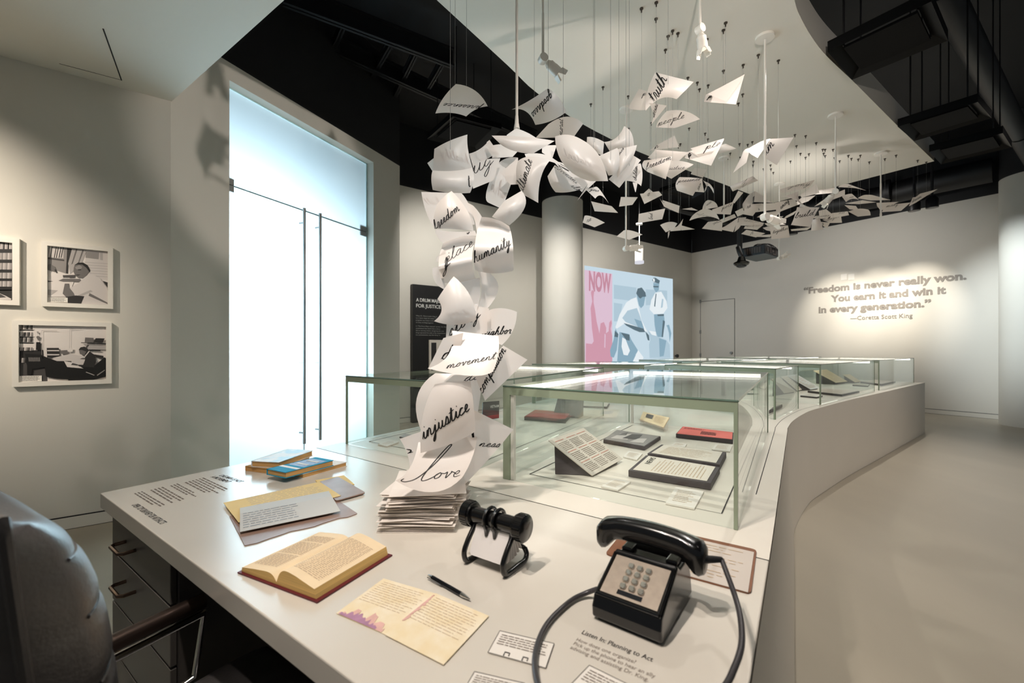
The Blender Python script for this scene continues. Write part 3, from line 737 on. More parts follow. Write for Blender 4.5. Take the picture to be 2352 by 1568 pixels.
# ballpoint pen
p0, p1 = on(984, 1321, DZ+.006), on(1080, 1376, DZ+.006); d = p1-p0
PEN = thing('ballpoint_pen', 'slim chrome and dark ballpoint pen on the desk', 'pen', ((p0+p1)/2).xy.to_3d()+Vector((0, 0, DZ)))
g = G(); g.tube([p0, p0.lerp(p1, .08), p0.lerp(p1, .86), p0.lerp(p1, .97), p1], [.0028, .0048, .0048, .002, .0008], 12); g.build('barrel', 'chrome', PEN, True)
g = G(); g.tube([p0.lerp(p1, .1), p0.lerp(p1, .8)], .0051, 12); g.build('grip', mat('gun_metal', (62, 64, 70), .25, metal=1.0), PEN, True)
sd_ = Vector((d.y, -d.x, 0)).normalized()*-.0068 if d.y*1 < 0 else Vector((0, 0, 0))
cs = [p0.lerp(p1, .03)+sd_*-1, p0.lerp(p1, .2)+sd_*-1.1, p0.lerp(p1, .38)+sd_*-.9]
g = G(); g.tube(cs, .0012, 6); g.build('pocket_clip', 'chrome', PEN, True)
# caption cards shaped like index cards
def card(label, pxs, sd):
    T, q = flat_sheet('index_card', label, 'card', pxs, DZ+.0006, 'label_white', 'index-card captions on the desk', .0015)
    g = G(); qq = [p+Vector((0, 0, .0003)) for p in q]
    for i in range(4): g.tube([qq[i], qq[(i+1) % 4]], .0006, 4)
    g.build('card_border', 'dark_print', T)
    bars('caption_lines', (q[0].lerp(q[1], .08).lerp(q[3], .1), q[1].lerp(q[0], .08).lerp(q[2], .1), q[2].lerp(q[3], .1).lerp(q[1], .4), q[3].lerp(q[2], .1).lerp(q[0], .4)), 5, 'grey_print', T, .35, .0006, sd, .15)
    for s in (.30, .62):
        b_ = q[3].lerp(q[2], s); u_ = (q[0]-q[3]).normalized(); x_ = (q[2]-q[3]).normalized()
        g = G(); g.tube([b_+u_*.002+x_*-.003+up*.5, b_+u_*.011+x_*-.003+up*.5, b_+u_*.011+x_*.006+up*.5, b_+u_*.004+x_*.006+up*.5], .0011, 5); g.build('slot_mark', 'dark_print', T)
    return T
card('white index-card caption partly under the telephone cord', [(1148, 1450), (1272.6, 1479.5), (1253.5, 1536), (1120.6, 1499.7)], 21)
card('white index-card caption at the desk edge below the stained pages', [(1090, 1544), (1205, 1571), (1186, 1628), (1062, 1592)], 22)
card('white index-card caption below the printed words about the phone', [(1353.5, 1529.5), (1480, 1592), (1440, 1650), (1305, 1580)], 23)
# ---------------------------------------------------------------- rotary card file
rc_ = Vector((-.044, 1.088, DZ)); RZ = math.atan2(DB.y, DB.x)
RF = thing('rotary_card_file', 'black rotary card file with white cards on bent tube legs', 'card file', rc_, RZ)
def L_(name, g, m, par, smooth=True): return mk(name, g.v, g.f, m, par, smooth, world=False)
AXZ = .112
g = G(); g.cyl((-.066, 0, AXZ), (.066, 0, AXZ), .021, 24); L_('roller', g, 'black_plastic', RF)
for s in (-1, 1):
    g = G(); g.tube([(s*.064, 0, AXZ), (s*.066, 0, AXZ), (s*.071, 0, AXZ), (s*.072, 0, AXZ), (s*.094, 0, AXZ), (s*.0965, 0, AXZ)], [.020, .029, .030, .0325, .0325, .0295], 32)
    kb = L_('knob', g, 'black_plastic', RF); XF[kb.name] = XF[RF.name]
    g = G()
    for k in range(24):
        a = 2*math.pi*k/24; c_, s_ = math.cos(a), math.sin(a)
        g.tube([(s*.0735, .0325*c_, AXZ+.0325*s_), (s*.0925, .0325*c_, AXZ+.0325*s_)], .0012, 4)
    L_('knob_ridges', g, 'black_plastic', kb)
    X = s*.060
    path = cat([(X, 0, AXZ-.014), (X, -.012, AXZ-.030), (X, -.036, AXZ-.056), (X, -.049, .034), (X, -.044, .012), (X, -.026, .0062), (X, .02, .0062), (X, .048, .0065), (X*.95, .062, .016), (X*.85, .062, .03)], 6)
    g = G(); g.tube(path, .0068, 10); L_('tube_leg', g, 'black_plastic', RF)
g = G(); g.tube(cat([(-.051, .062, .03), (-.03, .061, .034), (.03, .061, .034), (.051, .062, .03)], 4), .0058, 10); L_('cross_tube', g, 'black_plastic', RF)
for x in (-.014, .012):
    v = []
    g = G(); ringp = [(x, .0275*math.cos(a), AXZ+.0275*math.sin(a)) for a in [math.radians(k) for k in range(-52, 236, 12)]]
    ringp = [(x, -.016, AXZ-.038)]+ringp[::-1]+[(x, .016, AXZ-.038)]
    g.tube(ringp, .0050, 8); L_('card_ring', g, 'black_plastic', RF)
mat('card_white', (226, 222, 220), .6)
for k in range(11):
    a = math.radians(-24+k*8.0); c_, s_ = math.cos(a), math.sin(a); w_ = .052; r0, r1 = .022, .022+.072
    def pt(x, r): return (x, r*s_*1.0, AXZ-r*c_)
    g = G(); th = .0006
    outl = [(-w_, r0), (w_, r0), (w_, r1-.006), (w_-.006, r1), (-w_+.006, r1), (-w_, r1-.006)]
    nv = Vector((0, c_, s_))*th
    g.hexa([Vector(pt(*q))-nv for q in outl], [Vector(pt(*q))+nv for q in outl]); L_('index_card', g, 'card_white', RF, False)
# ---------------------------------------------------------------- telephone
pf = Vector((.1650, .8640, DZ)); px_ = Vector((.80, -.60, 0)); PZ = math.atan2(px_.y, px_.x)
TEL = thing('telephone', 'black push-button desk telephone with handset in its cradle', 'telephone', pf, PZ)
Wd, Dp = .134, .205
def loft(sec, name, m, par, smooth=False):
    """sec: list of loops with equal counts"""
    n_ = len(sec[0]); g = G(); v = [p for s_ in sec for p in s_]; f = []
    for i in range(len(sec)-1):
        for k in range(n_): f.append((i*n_+k, i*n_+(k+1) % n_, (i+1)*n_+(k+1) % n_, (i+1)*n_+k))
    f += [tuple(range(n_-1, -1, -1)), tuple(range((len(sec)-1)*n_, len(sec)*n_))]
    return mk(name, v, f, m, par, smooth, world=False)
side_pts = [(0.0, .006), (-.004, .030), (.004, .052), (.104, .098), (.112, .104), (.128, .092), (.160, .092), (.176, .104), (.190, .100), (.205, .050), (.210, .006)]
sec = []
for x, dy in ((0.0, .0), (Wd, .0)): sec.append([(x+(-.004 if x == 0 else .004)*(1-z/.1), y, z) for y, z in side_pts])
bevel(loft(sec, 'body', 'black_plastic', TEL), .005, 3)
g = G(); g.box((.006, .008, .0006), (Wd-.006, Dp-.006, .007)); L_('base_plate', g, 'black_rubber', TEL, False)
sl = math.atan2(.046, .100); e1_ = Vector((0, math.cos(sl), math.sin(sl))); en = Vector((0, -math.sin(sl), math.cos(sl))); f0 = Vector((0, .006, .0535))
def fp(x, t, h): return f0+Vector((x, 0, 0))+e1_*t+en*h
mat('face_metal', (176, 162, 148), .38, metal=.55, noise=.08, scale=60); mat('key_metal', (226, 222, 214), .12, metal=.9)
rim = [(.004, .000), (Wd-.004, .0), (Wd-.004, .106), (.004, .106)]
g = G(); g.hexa([fp(.009, .006, -.004), fp(Wd-.009, .006, -.004), fp(Wd-.009, .101, -.004), fp(.009, .101, -.004)], [fp(.009, .006, .0022), fp(Wd-.009, .006, .0022), fp(Wd-.009, .101, .0022), fp(.009, .101, .0022)])
L_('face_plate', g, 'face_metal', TEL, False)
g = G()
for i in range(4):
    a, b = rim[i], rim[(i+1) % 4]; g.tube([fp(*a, .001), fp(*b, .001)], .0038, 8)
L_('face_rim', g, 'black_plastic', TEL)
g = G(); g.hexa([fp(.042, .012, .001), fp(.092, .012, .001), fp(.092, .022, .001), fp(.042, .022, .001)], [fp(.042, .012, .0032), fp(.092, .012, .0032), fp(.092, .022, .0032), fp(.042, .022, .0032)]); L_('number_card', g, 'gun_metal', TEL, False)
for r in range(4):
    for c_ in range(3):
        x = .049+c_*.0185; t = .031+r*.0168; g = G(); a = .0062
        def ring(k, h): return [fp(x+dx*k, t+dt*k, h) for dx, dt in ((-a, -a*.6), (-a*.6, -a), (a*.6, -a), (a, -a*.6), (a, a*.6), (a*.6, a), (-a*.6, a), (-a, a*.6))]
        loft([ring(1, .001), ring(1, .006), ring(.8, .0078), ring(.3, .0082)], 'key', 'key_metal', TEL, True)
# handset
hx0, hx1 = -.052, Wd+.046; hs = []
M = 25
for i in range(M):
    t = i/(M-1); x = hx0+(hx1-hx0)*t; e_ = abs(2*t-1); end = max(0, (e_-.62)/.38)
    zc = .131+.013*(1-(2*t-1)**2)-.004*end; hw = .0245+.0055*min(1, end*2.2)
    hz_top = .021; hz_bot = .026+.019*min(1, end*2.0)**1.4
    if i in (0, M-1): hw *= .75; hz_top *= .55; hz_bot *= .82
    loop = []
    for k in range(16):
        a = 2*math.pi*k/16; cx_, sz = math.cos(a), math.sin(a); pw = .62
        yy = hw*math.copysign(abs(cx_)**pw, cx_); zz = (hz_top if sz > 0 else hz_bot)*math.copysign(abs(sz)**pw, sz)
        loop.append((x, .144+yy, zc+zz))
    hs.append(loop)
loft(hs, 'handset', 'black_plastic', TEL, True)
for x in (.018, Wd-.018):
    g = G(); g.box((x-.012, .128, .092), (x+.012, .163, .103)); bevel(L_('cradle', g, 'black_plastic', TEL, False), .003)
# armoured cord
cl_px = [(1372, 1352, .825), (1345, 1362, .812), (1310, 1380, .808), (1262, 1425, .808), (1236, 1475, .808), (1228, 1530, .810), (1243, 1590, .812), (1290, 1660, .812)]
cpts = cat([on(u, v, z) for u, v, z in cl_px], 6)
g = G(); g.tube(cpts, .0052, 10); g.build('cord', mat('cord_grey', (74, 72, 74), .35, metal=.4, noise=.5, scale=1, stretch=(700, 700, 1)), TEL, True)
hend = XF[TEL.name] @ Vector((hx1-.004, .144, .118))
bt = hend+Vector((.042, .010, -.006)); 
g = G(); g.tube([hend-Vector((.01, .002, 0)), hend.lerp(bt, .5), bt], [.0085, .0072, .0055], 10); g.build('cord_boot', 'black_rubber', TEL, True)
cr = [bt]+[on(u, v, z) for u, v, z in ((1686, 1362, .880), (1701, 1420, .868), (1703, 1480, .858), (1686, 1535, .85), (1655, 1590, .84), (1560, 1690, .82))]
g = G(); g.tube(cat(cr, 6), .0052, 10); g.build('cord', 'cord_grey', TEL, True)
# clipboard behind the telephone
CB_, q = board('clipboard', 'brown clipboard holding a grey letter behind the telephone', 'clipboard', [(1449, 1200), (1738, 1265), (1725, 1366), (1390, 1274)], DZ+.0006, .004, 'board_brown', .014)
cq = [on(*p, DZ+.005) for p in ((1470, 1208), (1732, 1268), (1718, 1360), (1425, 1279))]
g = G(); g.prism([(p.x, p.y) for p in cq], DZ+.0048, DZ+.0058); pp = g.build('clipped_sheet', mat('aged_grey', (196, 186, 176), .5), CB_)
bars('typing', [c.lerp(sum(cq, Vector((0, 0, 0)))/4, .12)+Vector((0, 0, .001)) for c in cq], 12, 'faint_brown', pp, .2, .0006, 31, .3)
a, b = on(1448, 1203, DZ+.008), on(1404, 1260, DZ+.008); mid = a.lerp(b, .32); ax = (b-a).normalized(); ux = Vector((-ax.y, ax.x, 0)); ux = ux if ux.x > 0 else -ux
g = G(); g.hexa([mid-ax*.04-ux*.006, mid+ax*.04-ux*.006, mid+ax*.04+ux*.022, mid-ax*.04+ux*.022], [p+Vector((0, 0, .012)) for p in (mid-ax*.03+ux*.0, mid+ax*.03+ux*.0, mid+ax*.03+ux*.012, mid-ax*.03+ux*.012)])
cp = bevel(g.build('clip', 'chrome', CB_), .002)
g = G(); lp = [mid-ux*.006+Vector((0, 0, .012)), mid-ux*.024+Vector((0, 0, .030))-ax*.012, mid-ux*.034+Vector((0, 0, .036)), mid-ux*.024+Vector((0, 0, .030))+ax*.012]; g.tube(cat(lp, 4, True), .0022, 6, closed=True); g.build('clip_lever', 'chrome', cp, True)
# ---------------------------------------------------------------- desk chair
FA = Vector((.5, .866, 0)).normalized(); CH_ = Vector((-.8365, .655, 0))+FA*.055; CRZ = math.atan2(FA.y, FA.x)-math.pi/2
CHR = thing('desk_chair', 'grey-brown leather desk chair with metal arm at the desk', 'chair', CH_, CRZ)
mat('leather', (74, 71, 71), .34, noise=.12, scale=9, bump=.35, bscale=160, spec=.5)
def cushion(name, w, z0, z1, yb, th_f, th_r, lean):
    """puffed pad: local x width, z height; +y front"""
    NU, NV = 28, 44; g = G(); v = []; f = []
    def P(i, j, s):
        a = 2*i/NU-1; b = 2*j/NV-1
        k_ = (max(0, 1-abs(a)**2.6)*max(0, 1-abs(b)**2.6))**.42
        x = a*w/2*(1-.05*(1-abs(b))**2*0); z = z0+(z1-z0)*(b+1)/2
        x *= 1-.045*math.cos(b*math.pi/2); zz = z+ (-.03*math.cos(a*math.pi/2))*(b)
        seam = 0
        for sz in SEAMS: seam += math.exp(-((b-sz)/.03)**2)
        y = (th_f if s > 0 else -th_r)*k_*(1-.07*seam)
        return Vector((x, yb+y-(zz-.5)*lean, zz))
    for s in (1, -1):
        b0 = len(v)
        for j in range(NV+1):
            for i in range(NU+1): v.append(P(i, j, s))
        for j in range(NV):
            for i in range(NU):
                q = (b0+j*(NU+1)+i, b0+j*(NU+1)+i+1, b0+(j+1)*(NU+1)+i+1, b0+(j+1)*(NU+1)+i); f.append(q if s < 0 else q[::-1])
    o = mk(name, v, f, 'leather', CHR, True, world=False); XF[o.name] = XF[CHR.name]
    # piping round the rim, seam cords on the front
    rim_ = [P(i, 0, 1) for i in range(NU+1)]+[P(NU, j, 1) for j in range(1, NV+1)]+[P(i, NV, 1) for i in range(NU-1, -1, -1)]+[P(0, j, 1) for j in range(NV-1, 0, -1)]
    g = G(); g.tube(rim_, .0075, 8, closed=True); mk('piping', g.v, g.f, 'leather', o, True, world=False)
    for sz in SEAMS:
        j = round((sz+1)/2*NV); g = G(); g.tube([P(i, j, 1)+Vector((0, .001, 0)) for i in range(2, NU-1)], .0028, 6); mk('seam', g.v, g.f, 'leather', o, True, world=False)
    return o
SEAMS = (-.45, .05, .42, .74)
cushion('back_pad', .50, .54, 1.138, .0, .125, .07, .10)
cushion_seat = G()
v = []; f = []
NU = 20
for s in (1, -1):
    b0 = len(v)
    for j in range(NU+1):
        for i in range(NU+1):
            a = 2*i/NU-1; b = 2*j/NU-1; k_ = (max(0, 1-abs(a)**3)*max(0, 1-abs(b)**3))**.4
            v.append(Vector((a*.25, .30+b*.25, .44+s*.06*k_)))
    for j in range(NU):
        for i in range(NU):
            q = (b0+j*(NU+1)+i, b0+j*(NU+1)+i+1, b0+(j+1)*(NU+1)+i+1, b0+(j+1)*(NU+1)+i); f.append(q if s > 0 else q[::-1])
mk('seat_pad', v, f, 'leather', CHR, True, world=False)
inv = XF[CHR.name].inverted()
aA, aB = inv @ (at(228, 1495, 1.0)-FA*.12), inv @ at(467, 1378, 1.187)
mat('arm_metal', (96, 82, 76), .3, metal=.9)
def armset(sx, aA, aB):
    dl = Vector((0, 0, -.022))
    g = G(); g.tube([aA, aB], .021, 14); mk('arm_rail', g.v, g.f, 'arm_metal', CHR, True, world=False)
    g = G(); g.tube([aA+dl*1.9, aB+dl*1.6, aB+Vector((0, -.02, -.20)), aA+Vector((0, .06, -.24))], .011, 10); mk('arm_brace', g.v, g.f, 'chrome', CHR, True, world=False)
armset(1, aA, aB)
armset(-1, Vector((-aA.x, aA.y, aA.z)), Vector((-aB.x, aB.y, aB.z)))
g = G(); g.cyl((0, .28, .06), (0, .28, .40), .03, 16); mk('stem', g.v, g.f, 'chrome', CHR, True, world=False)
for k_ in range(5):
    a = 2*math.pi*k_/5; g = G(); g.tube([(0, .28, .10), (.28*math.cos(a), .28+.28*math.sin(a), .065)], [.02, .012], 8); mk('leg', g.v, g.f, 'chrome', CHR, True, world=False)
    g = G(); c_ = Vector((.28*math.cos(a), .28+.28*math.sin(a), .03)); w_ = Vector((-math.sin(a), math.cos(a), 0))*.02; g.cyl(c_-w_, c_+w_, .029, 16); mk('caster', g.v, g.f, 'black_rubber', CHR, True, world=False)
# ---------------------------------------------------------------- handwriting: single-stroke cursive letters (x-height = 1)
CUR = {
'a': (1.3, [(0, .1), (.35, .75), (.8, 1.0), (.4, .85), (.15, .35), (.35, 0), (.7, .25), (.95, .95), (.85, .3), (1.0, 0), (1.3, .15)]),
'b': (1.1, [(0, .1), (.4, 1.3), (.5, 2.1), (.3, 1.9), (.2, .6), (.35, 0), (.75, .2), (.8, .8), (.6, .9), (1.1, .75)]),
'c': (1.0, [(0, .1), (.45, .8), (.8, .85), (.45, .9), (.15, .4), (.4, 0), (1.0, .2)]),
'd': (1.4, [(0, .1), (.4, .8), (.8, .95), (.35, .85), (.15, .35), (.4, 0), (.75, .35), (1.15, 2.1), (.9, .4), (1.05, 0), (1.4, .15)]),
'e': (.9, [(0, .1), (.4, .45), (.6, .8), (.4, 1.0), (.15, .5), (.35, 0), (.9, .2)]),
'f': (1.0, [(0, .1), (.45, 1.2), (.55, 2.1), (.3, 1.8), (.15, .2), (.05, -1.0), (.25, -1.0), (.35, -.1), (.5, .15), (1.0, .2)]),
'g': (1.2, [(0, .1), (.35, .8), (.8, .95), (.35, .85), (.15, .35), (.35, .05), (.7, .4), (.9, .9), (.6, -.6), (.3, -1.1), (.15, -.8), (.6, -.2), (1.2, .2)]),
'h': (1.3, [(0, .1), (.4, 1.2), (.55, 2.1), (.3, 1.7), (.15, 0), (.35, .7), (.7, 1.0), (.8, .5), (.85, .05), (1.3, .15)]),
'i': (.7, [(0, .1), (.35, .95), (.3, .3), (.4, 0), (.7, .15)], [(.48, 1.5), (.56, 1.58)]),
'j': (.8, [(0, .1), (.4, .95), (.2, -.6), (-.1, -1.1), (-.15, -.8), (.3, -.1), (.8, .2)], [(.5, 1.5), (.58, 1.58)]),
'k': (1.2, [(0, .1), (.4, 1.2), (.5, 2.1), (.3, 1.7), (.15, 0), (.35, .6), (.75, .95), (.4, .5), (.75, .05), (1.2, .15)]),
'l': (.8, [(0, .1), (.4, 1.2), (.55, 2.1), (.35, 1.9), (.2, .5), (.35, 0), (.8, .15)]),
'm': (1.8, [(0, .1), (.25, .9), (.2, .05), (.5, .95), (.75, .8), (.75, .05), (1.05, .95), (1.3, .8), (1.3, .1), (1.45, 0), (1.8, .15)]),
'n': (1.25, [(0, .1), (.25, .9), (.2, .05), (.5, .95), (.75, .8), (.75, .1), (.9, 0), (1.25, .15)]),
'o': (1.1, [(0, .1), (.4, .8), (.6, 1.0), (.2, .6), (.3, .05), (.7, .2), (.75, .8), (.5, .95), (1.1, .75)]),
'p': (1.2, [(0, .1), (.35, 1.0), (.1, -.9), (.2, -1.0), (.4, .6), (.75, .95), (.85, .5), (.5, .05), (.8, 0), (1.2, .15)]),
'r': (.9, [(0, .1), (.3, 1.05), (.6, .85), (.5, .3), (.6, 0), (.9, .15)]),
's': (.85, [(0, .1), (.4, 1.05), (.6, .5), (.45, .05), (.15, .1), (.85, .15)]),
't': (.85, [(0, .1), (.45, 1.8), (.35, .6), (.4, 0), (.85, .15)], [(-.05, 1.2), (.85, 1.38)]),
'u': (1.25, [(0, .1), (.25, .95), (.2, .25), (.45, 0), (.75, .4), (.85, .95), (.8, .2), (.95, 0), (1.25, .15)]),
'v': (1.0, [(0, .1), (.25, .95), (.35, .2), (.45, 0), (.75, .9), (.65, .95), (1.0, .8)]),
'w': (1.5, [(0, .1), (.25, .95), (.25, .2), (.45, 0), (.7, .85), (.75, .2), (.95, 0), (1.2, .9), (1.1, .95), (1.5, .8)]),
'L': (.8, [(-2.4, .6), (-2.6, .25), (-1.9, 0), (-.9, .5), (.1, 2.6), (.75, 5.4), (.5, 5.6), (.1, 4.0), (-.35, 1.2), (-.3, 0), (.2, -.1), (.8, .3)]),
'y': (1.2, [(0, .1), (.25, .95), (.2, .25), (.45, .05), (.8, .9), (.5, -.6), (.2, -1.1), (.1, -.8), (.5, -.2), (1.2, .2)]),
}
def strokes(word, slant=.45):
    x = 0; main = []; extra = []
    for ch in word:
        L_c = CUR[ch]; main += [(x+p[0], p[1]) for p in (L_c[1] if not main else L_c[1][1:])]
        for e_ in L_c[2:]: extra.append([(x+p[0], p[1]) for p in e_])
        x += L_c[0]
    res = []
    for st in [main]+extra:
        st = cat([Vector((px__+slant*py__, py__, 0)) for px__, py__ in st], 5); res.append([(p.x, p.y) for p in st])
    return res, x
# ---------------------------------------------------------------- curved paper sheets
class Sheet:
    def __init__(s, c, cor, Y, lean=0.0, mids=(None,)*4, dY=None, size=.24, bulge=0.0, wave=0.0):
        s.c = c; s.cor = [Vector((*p, 0)) for p in cor]; TL, TR, BR, BL = s.cor
        ends = [(TL, TR), (TR, BR), (BL, BR), (TL, BL)]
        s.mid = [Vector((*m, 0)) if m else (a+b)/2 for m, (a, b) in zip(mids, ends)]
        vs = [px(c, p)[1] for p in cor]; vm = sum(vs)/4; hp = max(vs)-min(vs)
        hr = hp/FPX*Y
        if dY is None:
            rng = min(.26, math.sqrt(max(.0009, size*size-hr*hr))) if lean else 0
            dY = [-(v_-vm)/max(hp, 1e-6)*rng*lean for v_ in vs]
        s.Yc = [Y+d_ for d_ in dY]; s.bulge = bulge; s.wave = wave; s.Y = Y
    def coons(s, P, M, a, b):
        TL, TR, BR, BL = P; T_, R_, B_, L_e = M
        def q(p0, m, p1, t): return p0*((1-t)*(1-2*t))+m*(4*t*(1-t))+p1*(t*(2*t-1))
        lc_ = q(TL, T_, TR, a)*(1-b)+q(BL, B_, BR, a)*b
        ld = q(TL, L_e, BL, b)*(1-a)+q(TR, R_, BR, b)*a
        bl = TL*((1-a)*(1-b))+TR*(a*(1-b))+BR*(a*b)+BL*((1-a)*b)
        return lc_+ld-bl
    def pix(s, a, b): return s.coons(s.cor, s.mid, a, b)
    def pos(s, a, b):
        p = s.pix(a, b); u, v = px(s.c, (p.x, p.y))
        Yc = s.Yc; Y = Yc[0]*((1-a)*(1-b))+Yc[1]*(a*(1-b))+Yc[2]*a*b+Yc[3]*(1-a)*b
        Y += -s.bulge*16*a*(1-a)*b*(1-b)*.5-s.bulge*2*(a*(1-a)+b*(1-b))*.5+s.wave*math.sin(b*2*math.pi*1.15+.4)
        return at(u, v, Y)
    def nor(s, a, b):
        e_ = .02; a0, a1 = max(0, a-e_), min(1, a+e_); b0, b1 = max(0, b-e_), min(1, b+e_)
        n = (s.pos(a1, b)-s.pos(a0, b)).cross(s.pos(a, b0)-s.pos(a, b1)); n = n.normalized() if n.length > 1e-12 else Vector((0, -1, 0))
        return n if n.y < 0 or True else n
    def inv(s, x, y):
        a = b = .5
        for _ in range(9):
            p = s.pix(a, b); ex, ey = x-p.x, y-p.y; h = 1e-3
            pa = (s.pix(a+h, b)-p)/h; pb = (s.pix(a, b+h)-p)/h; k_ = pa.x*pb.y-pa.y*pb.x
            if abs(k_) < 1e-9: break
            da = (ex*pb.y-ey*pb.x)/k_; db = (pa.x*ey-pa.y*ex)/k_
            a += max(-.4, min(.4, da)); b += max(-.4, min(.4, db))
        return a, b
SHEETS = []
def wire(x, y, z0, T):
    top = ZC if in_cloud(x, y) else ZBLK
    g = G(); g.tube([(x, y, z0), (x, y, top)], .0007, 4, cap=False); g.build('suspension_wire', 'wire_grey', T)
    if top == ZC:
        g = G(); g.tube([(x, y, ZC), (x, y, ZC-.006), (x, y, ZC-.008), (x, y, ZC-.026)], [.011, .011, .0045, .004], 8); g.build('ceiling_pin', 'pin_dark', T)
mat('wire_grey', (140, 140, 138), .5); mat('pin_dark', (74, 68, 62), .4, metal=.5)
def sheet(label, c, cor, Y, lean=0.0, mids=(None,)*4, word=None, hang=False, group=None, res=10, ink=True, back=False, m='vellum', **kw):
    s = Sheet(c, cor, Y, lean, mids, **kw); ctr_ = s.pos(.5, .5)
    T = thing('paper_sheet', label, 'paper sheet', ctr_, 0, group)
    v = []; f = []
    for j in range(res+1):
        for i in range(res+1): v.append(s.pos(i/res, j/res))
    for j in range(res):
        for i in range(res): a = j*(res+1)+i; f.append((a, a+1, a+res+2, a+res+1))
    o = mk('sheet', v, f, m, T, True)
    words = [word] if word and isinstance(word[0], str) else (word or [])
    for w in words:
        txt, p0, p1, xh = w[0], w[1], w[2], w[3]; wd = (w[4] if len(w) > 4 else .17); isback = len(w) > 5 and w[5]
        st, wid = strokes(txt); dx, dy = p1[0]-p0[0], p1[1]-p0[1]; ln = math.hypot(dx, dy); ex, ey = dx/ln, dy/ln; ux, uy = ey, -ex
        if isback: ux, uy = -ux, -uy
        k_ = ln/(wid+.4); g = G()
        for q in st:
            run = []
            for (x, y) in q:
                X = p0[0]+ex*x*k_+ux*y*xh; Yp = p0[1]+ey*x*k_+uy*y*xh; a, b = s.inv(X, Yp)
                if -.005 <= a <= 1.005 and -.005 <= b <= 1.005: run.append((a, b))
                else:
                    if len(run) > 1: ribbon(g, s, run, wd*xh*c[2]/FPX*Y, isback)
                    run = []
            if len(run) > 1: ribbon(g, s, run, wd*xh*c[2]/FPX*Y, isback)
        if g.v: g.build('handwriting', 'ink', T)
    if hang: 
        wp = s.pos(.5, .32); wire(wp.x, wp.y, wp.z, T)
        if hang == 2: wp = s.pos(.42, .7); wire(wp.x, wp.y, wp.z, T)
    return T
def ribbon(g, s, run, w, isback):
    pts = [s.pos(a, b) for a, b in run]; n_ = len(pts); v = []
    for i, p in enumerate(pts):
        n = s.nor(*run[i]); cam_side = 1 if n.dot(Vector((0, 0, EYE))-p) > 0 else -1; n = n*cam_side*(-1 if isback else 1)
        d = pts[min(i+1, n_-1)]-pts[max(i-1, 0)]; sd = d.cross(n); sd = sd.normalized() if sd.length > 1e-12 else Vector((1, 0, 0))
        tp = .45+.55*min(1, min(i, n_-1-i)/3); wv = w*.5*tp*(.8+.5*abs(d.normalized().z if d.length > 0 else 0))
        q = p+n*.0011; v += [q-sd*wv, q+sd*wv]
    g.add(v, [(2*i, 2*i+2, 2*i+3, 2*i+1) for i in range(n_-1)])
N4 = (None,)*4
BC = 'blank curling sheet in the tall rising column of paper'; GC = 'blank sheets of the rising paper column'
def W_(w, where): return 'curling white sheet handwritten \u201c%s\u201d, %s' % (w, where)
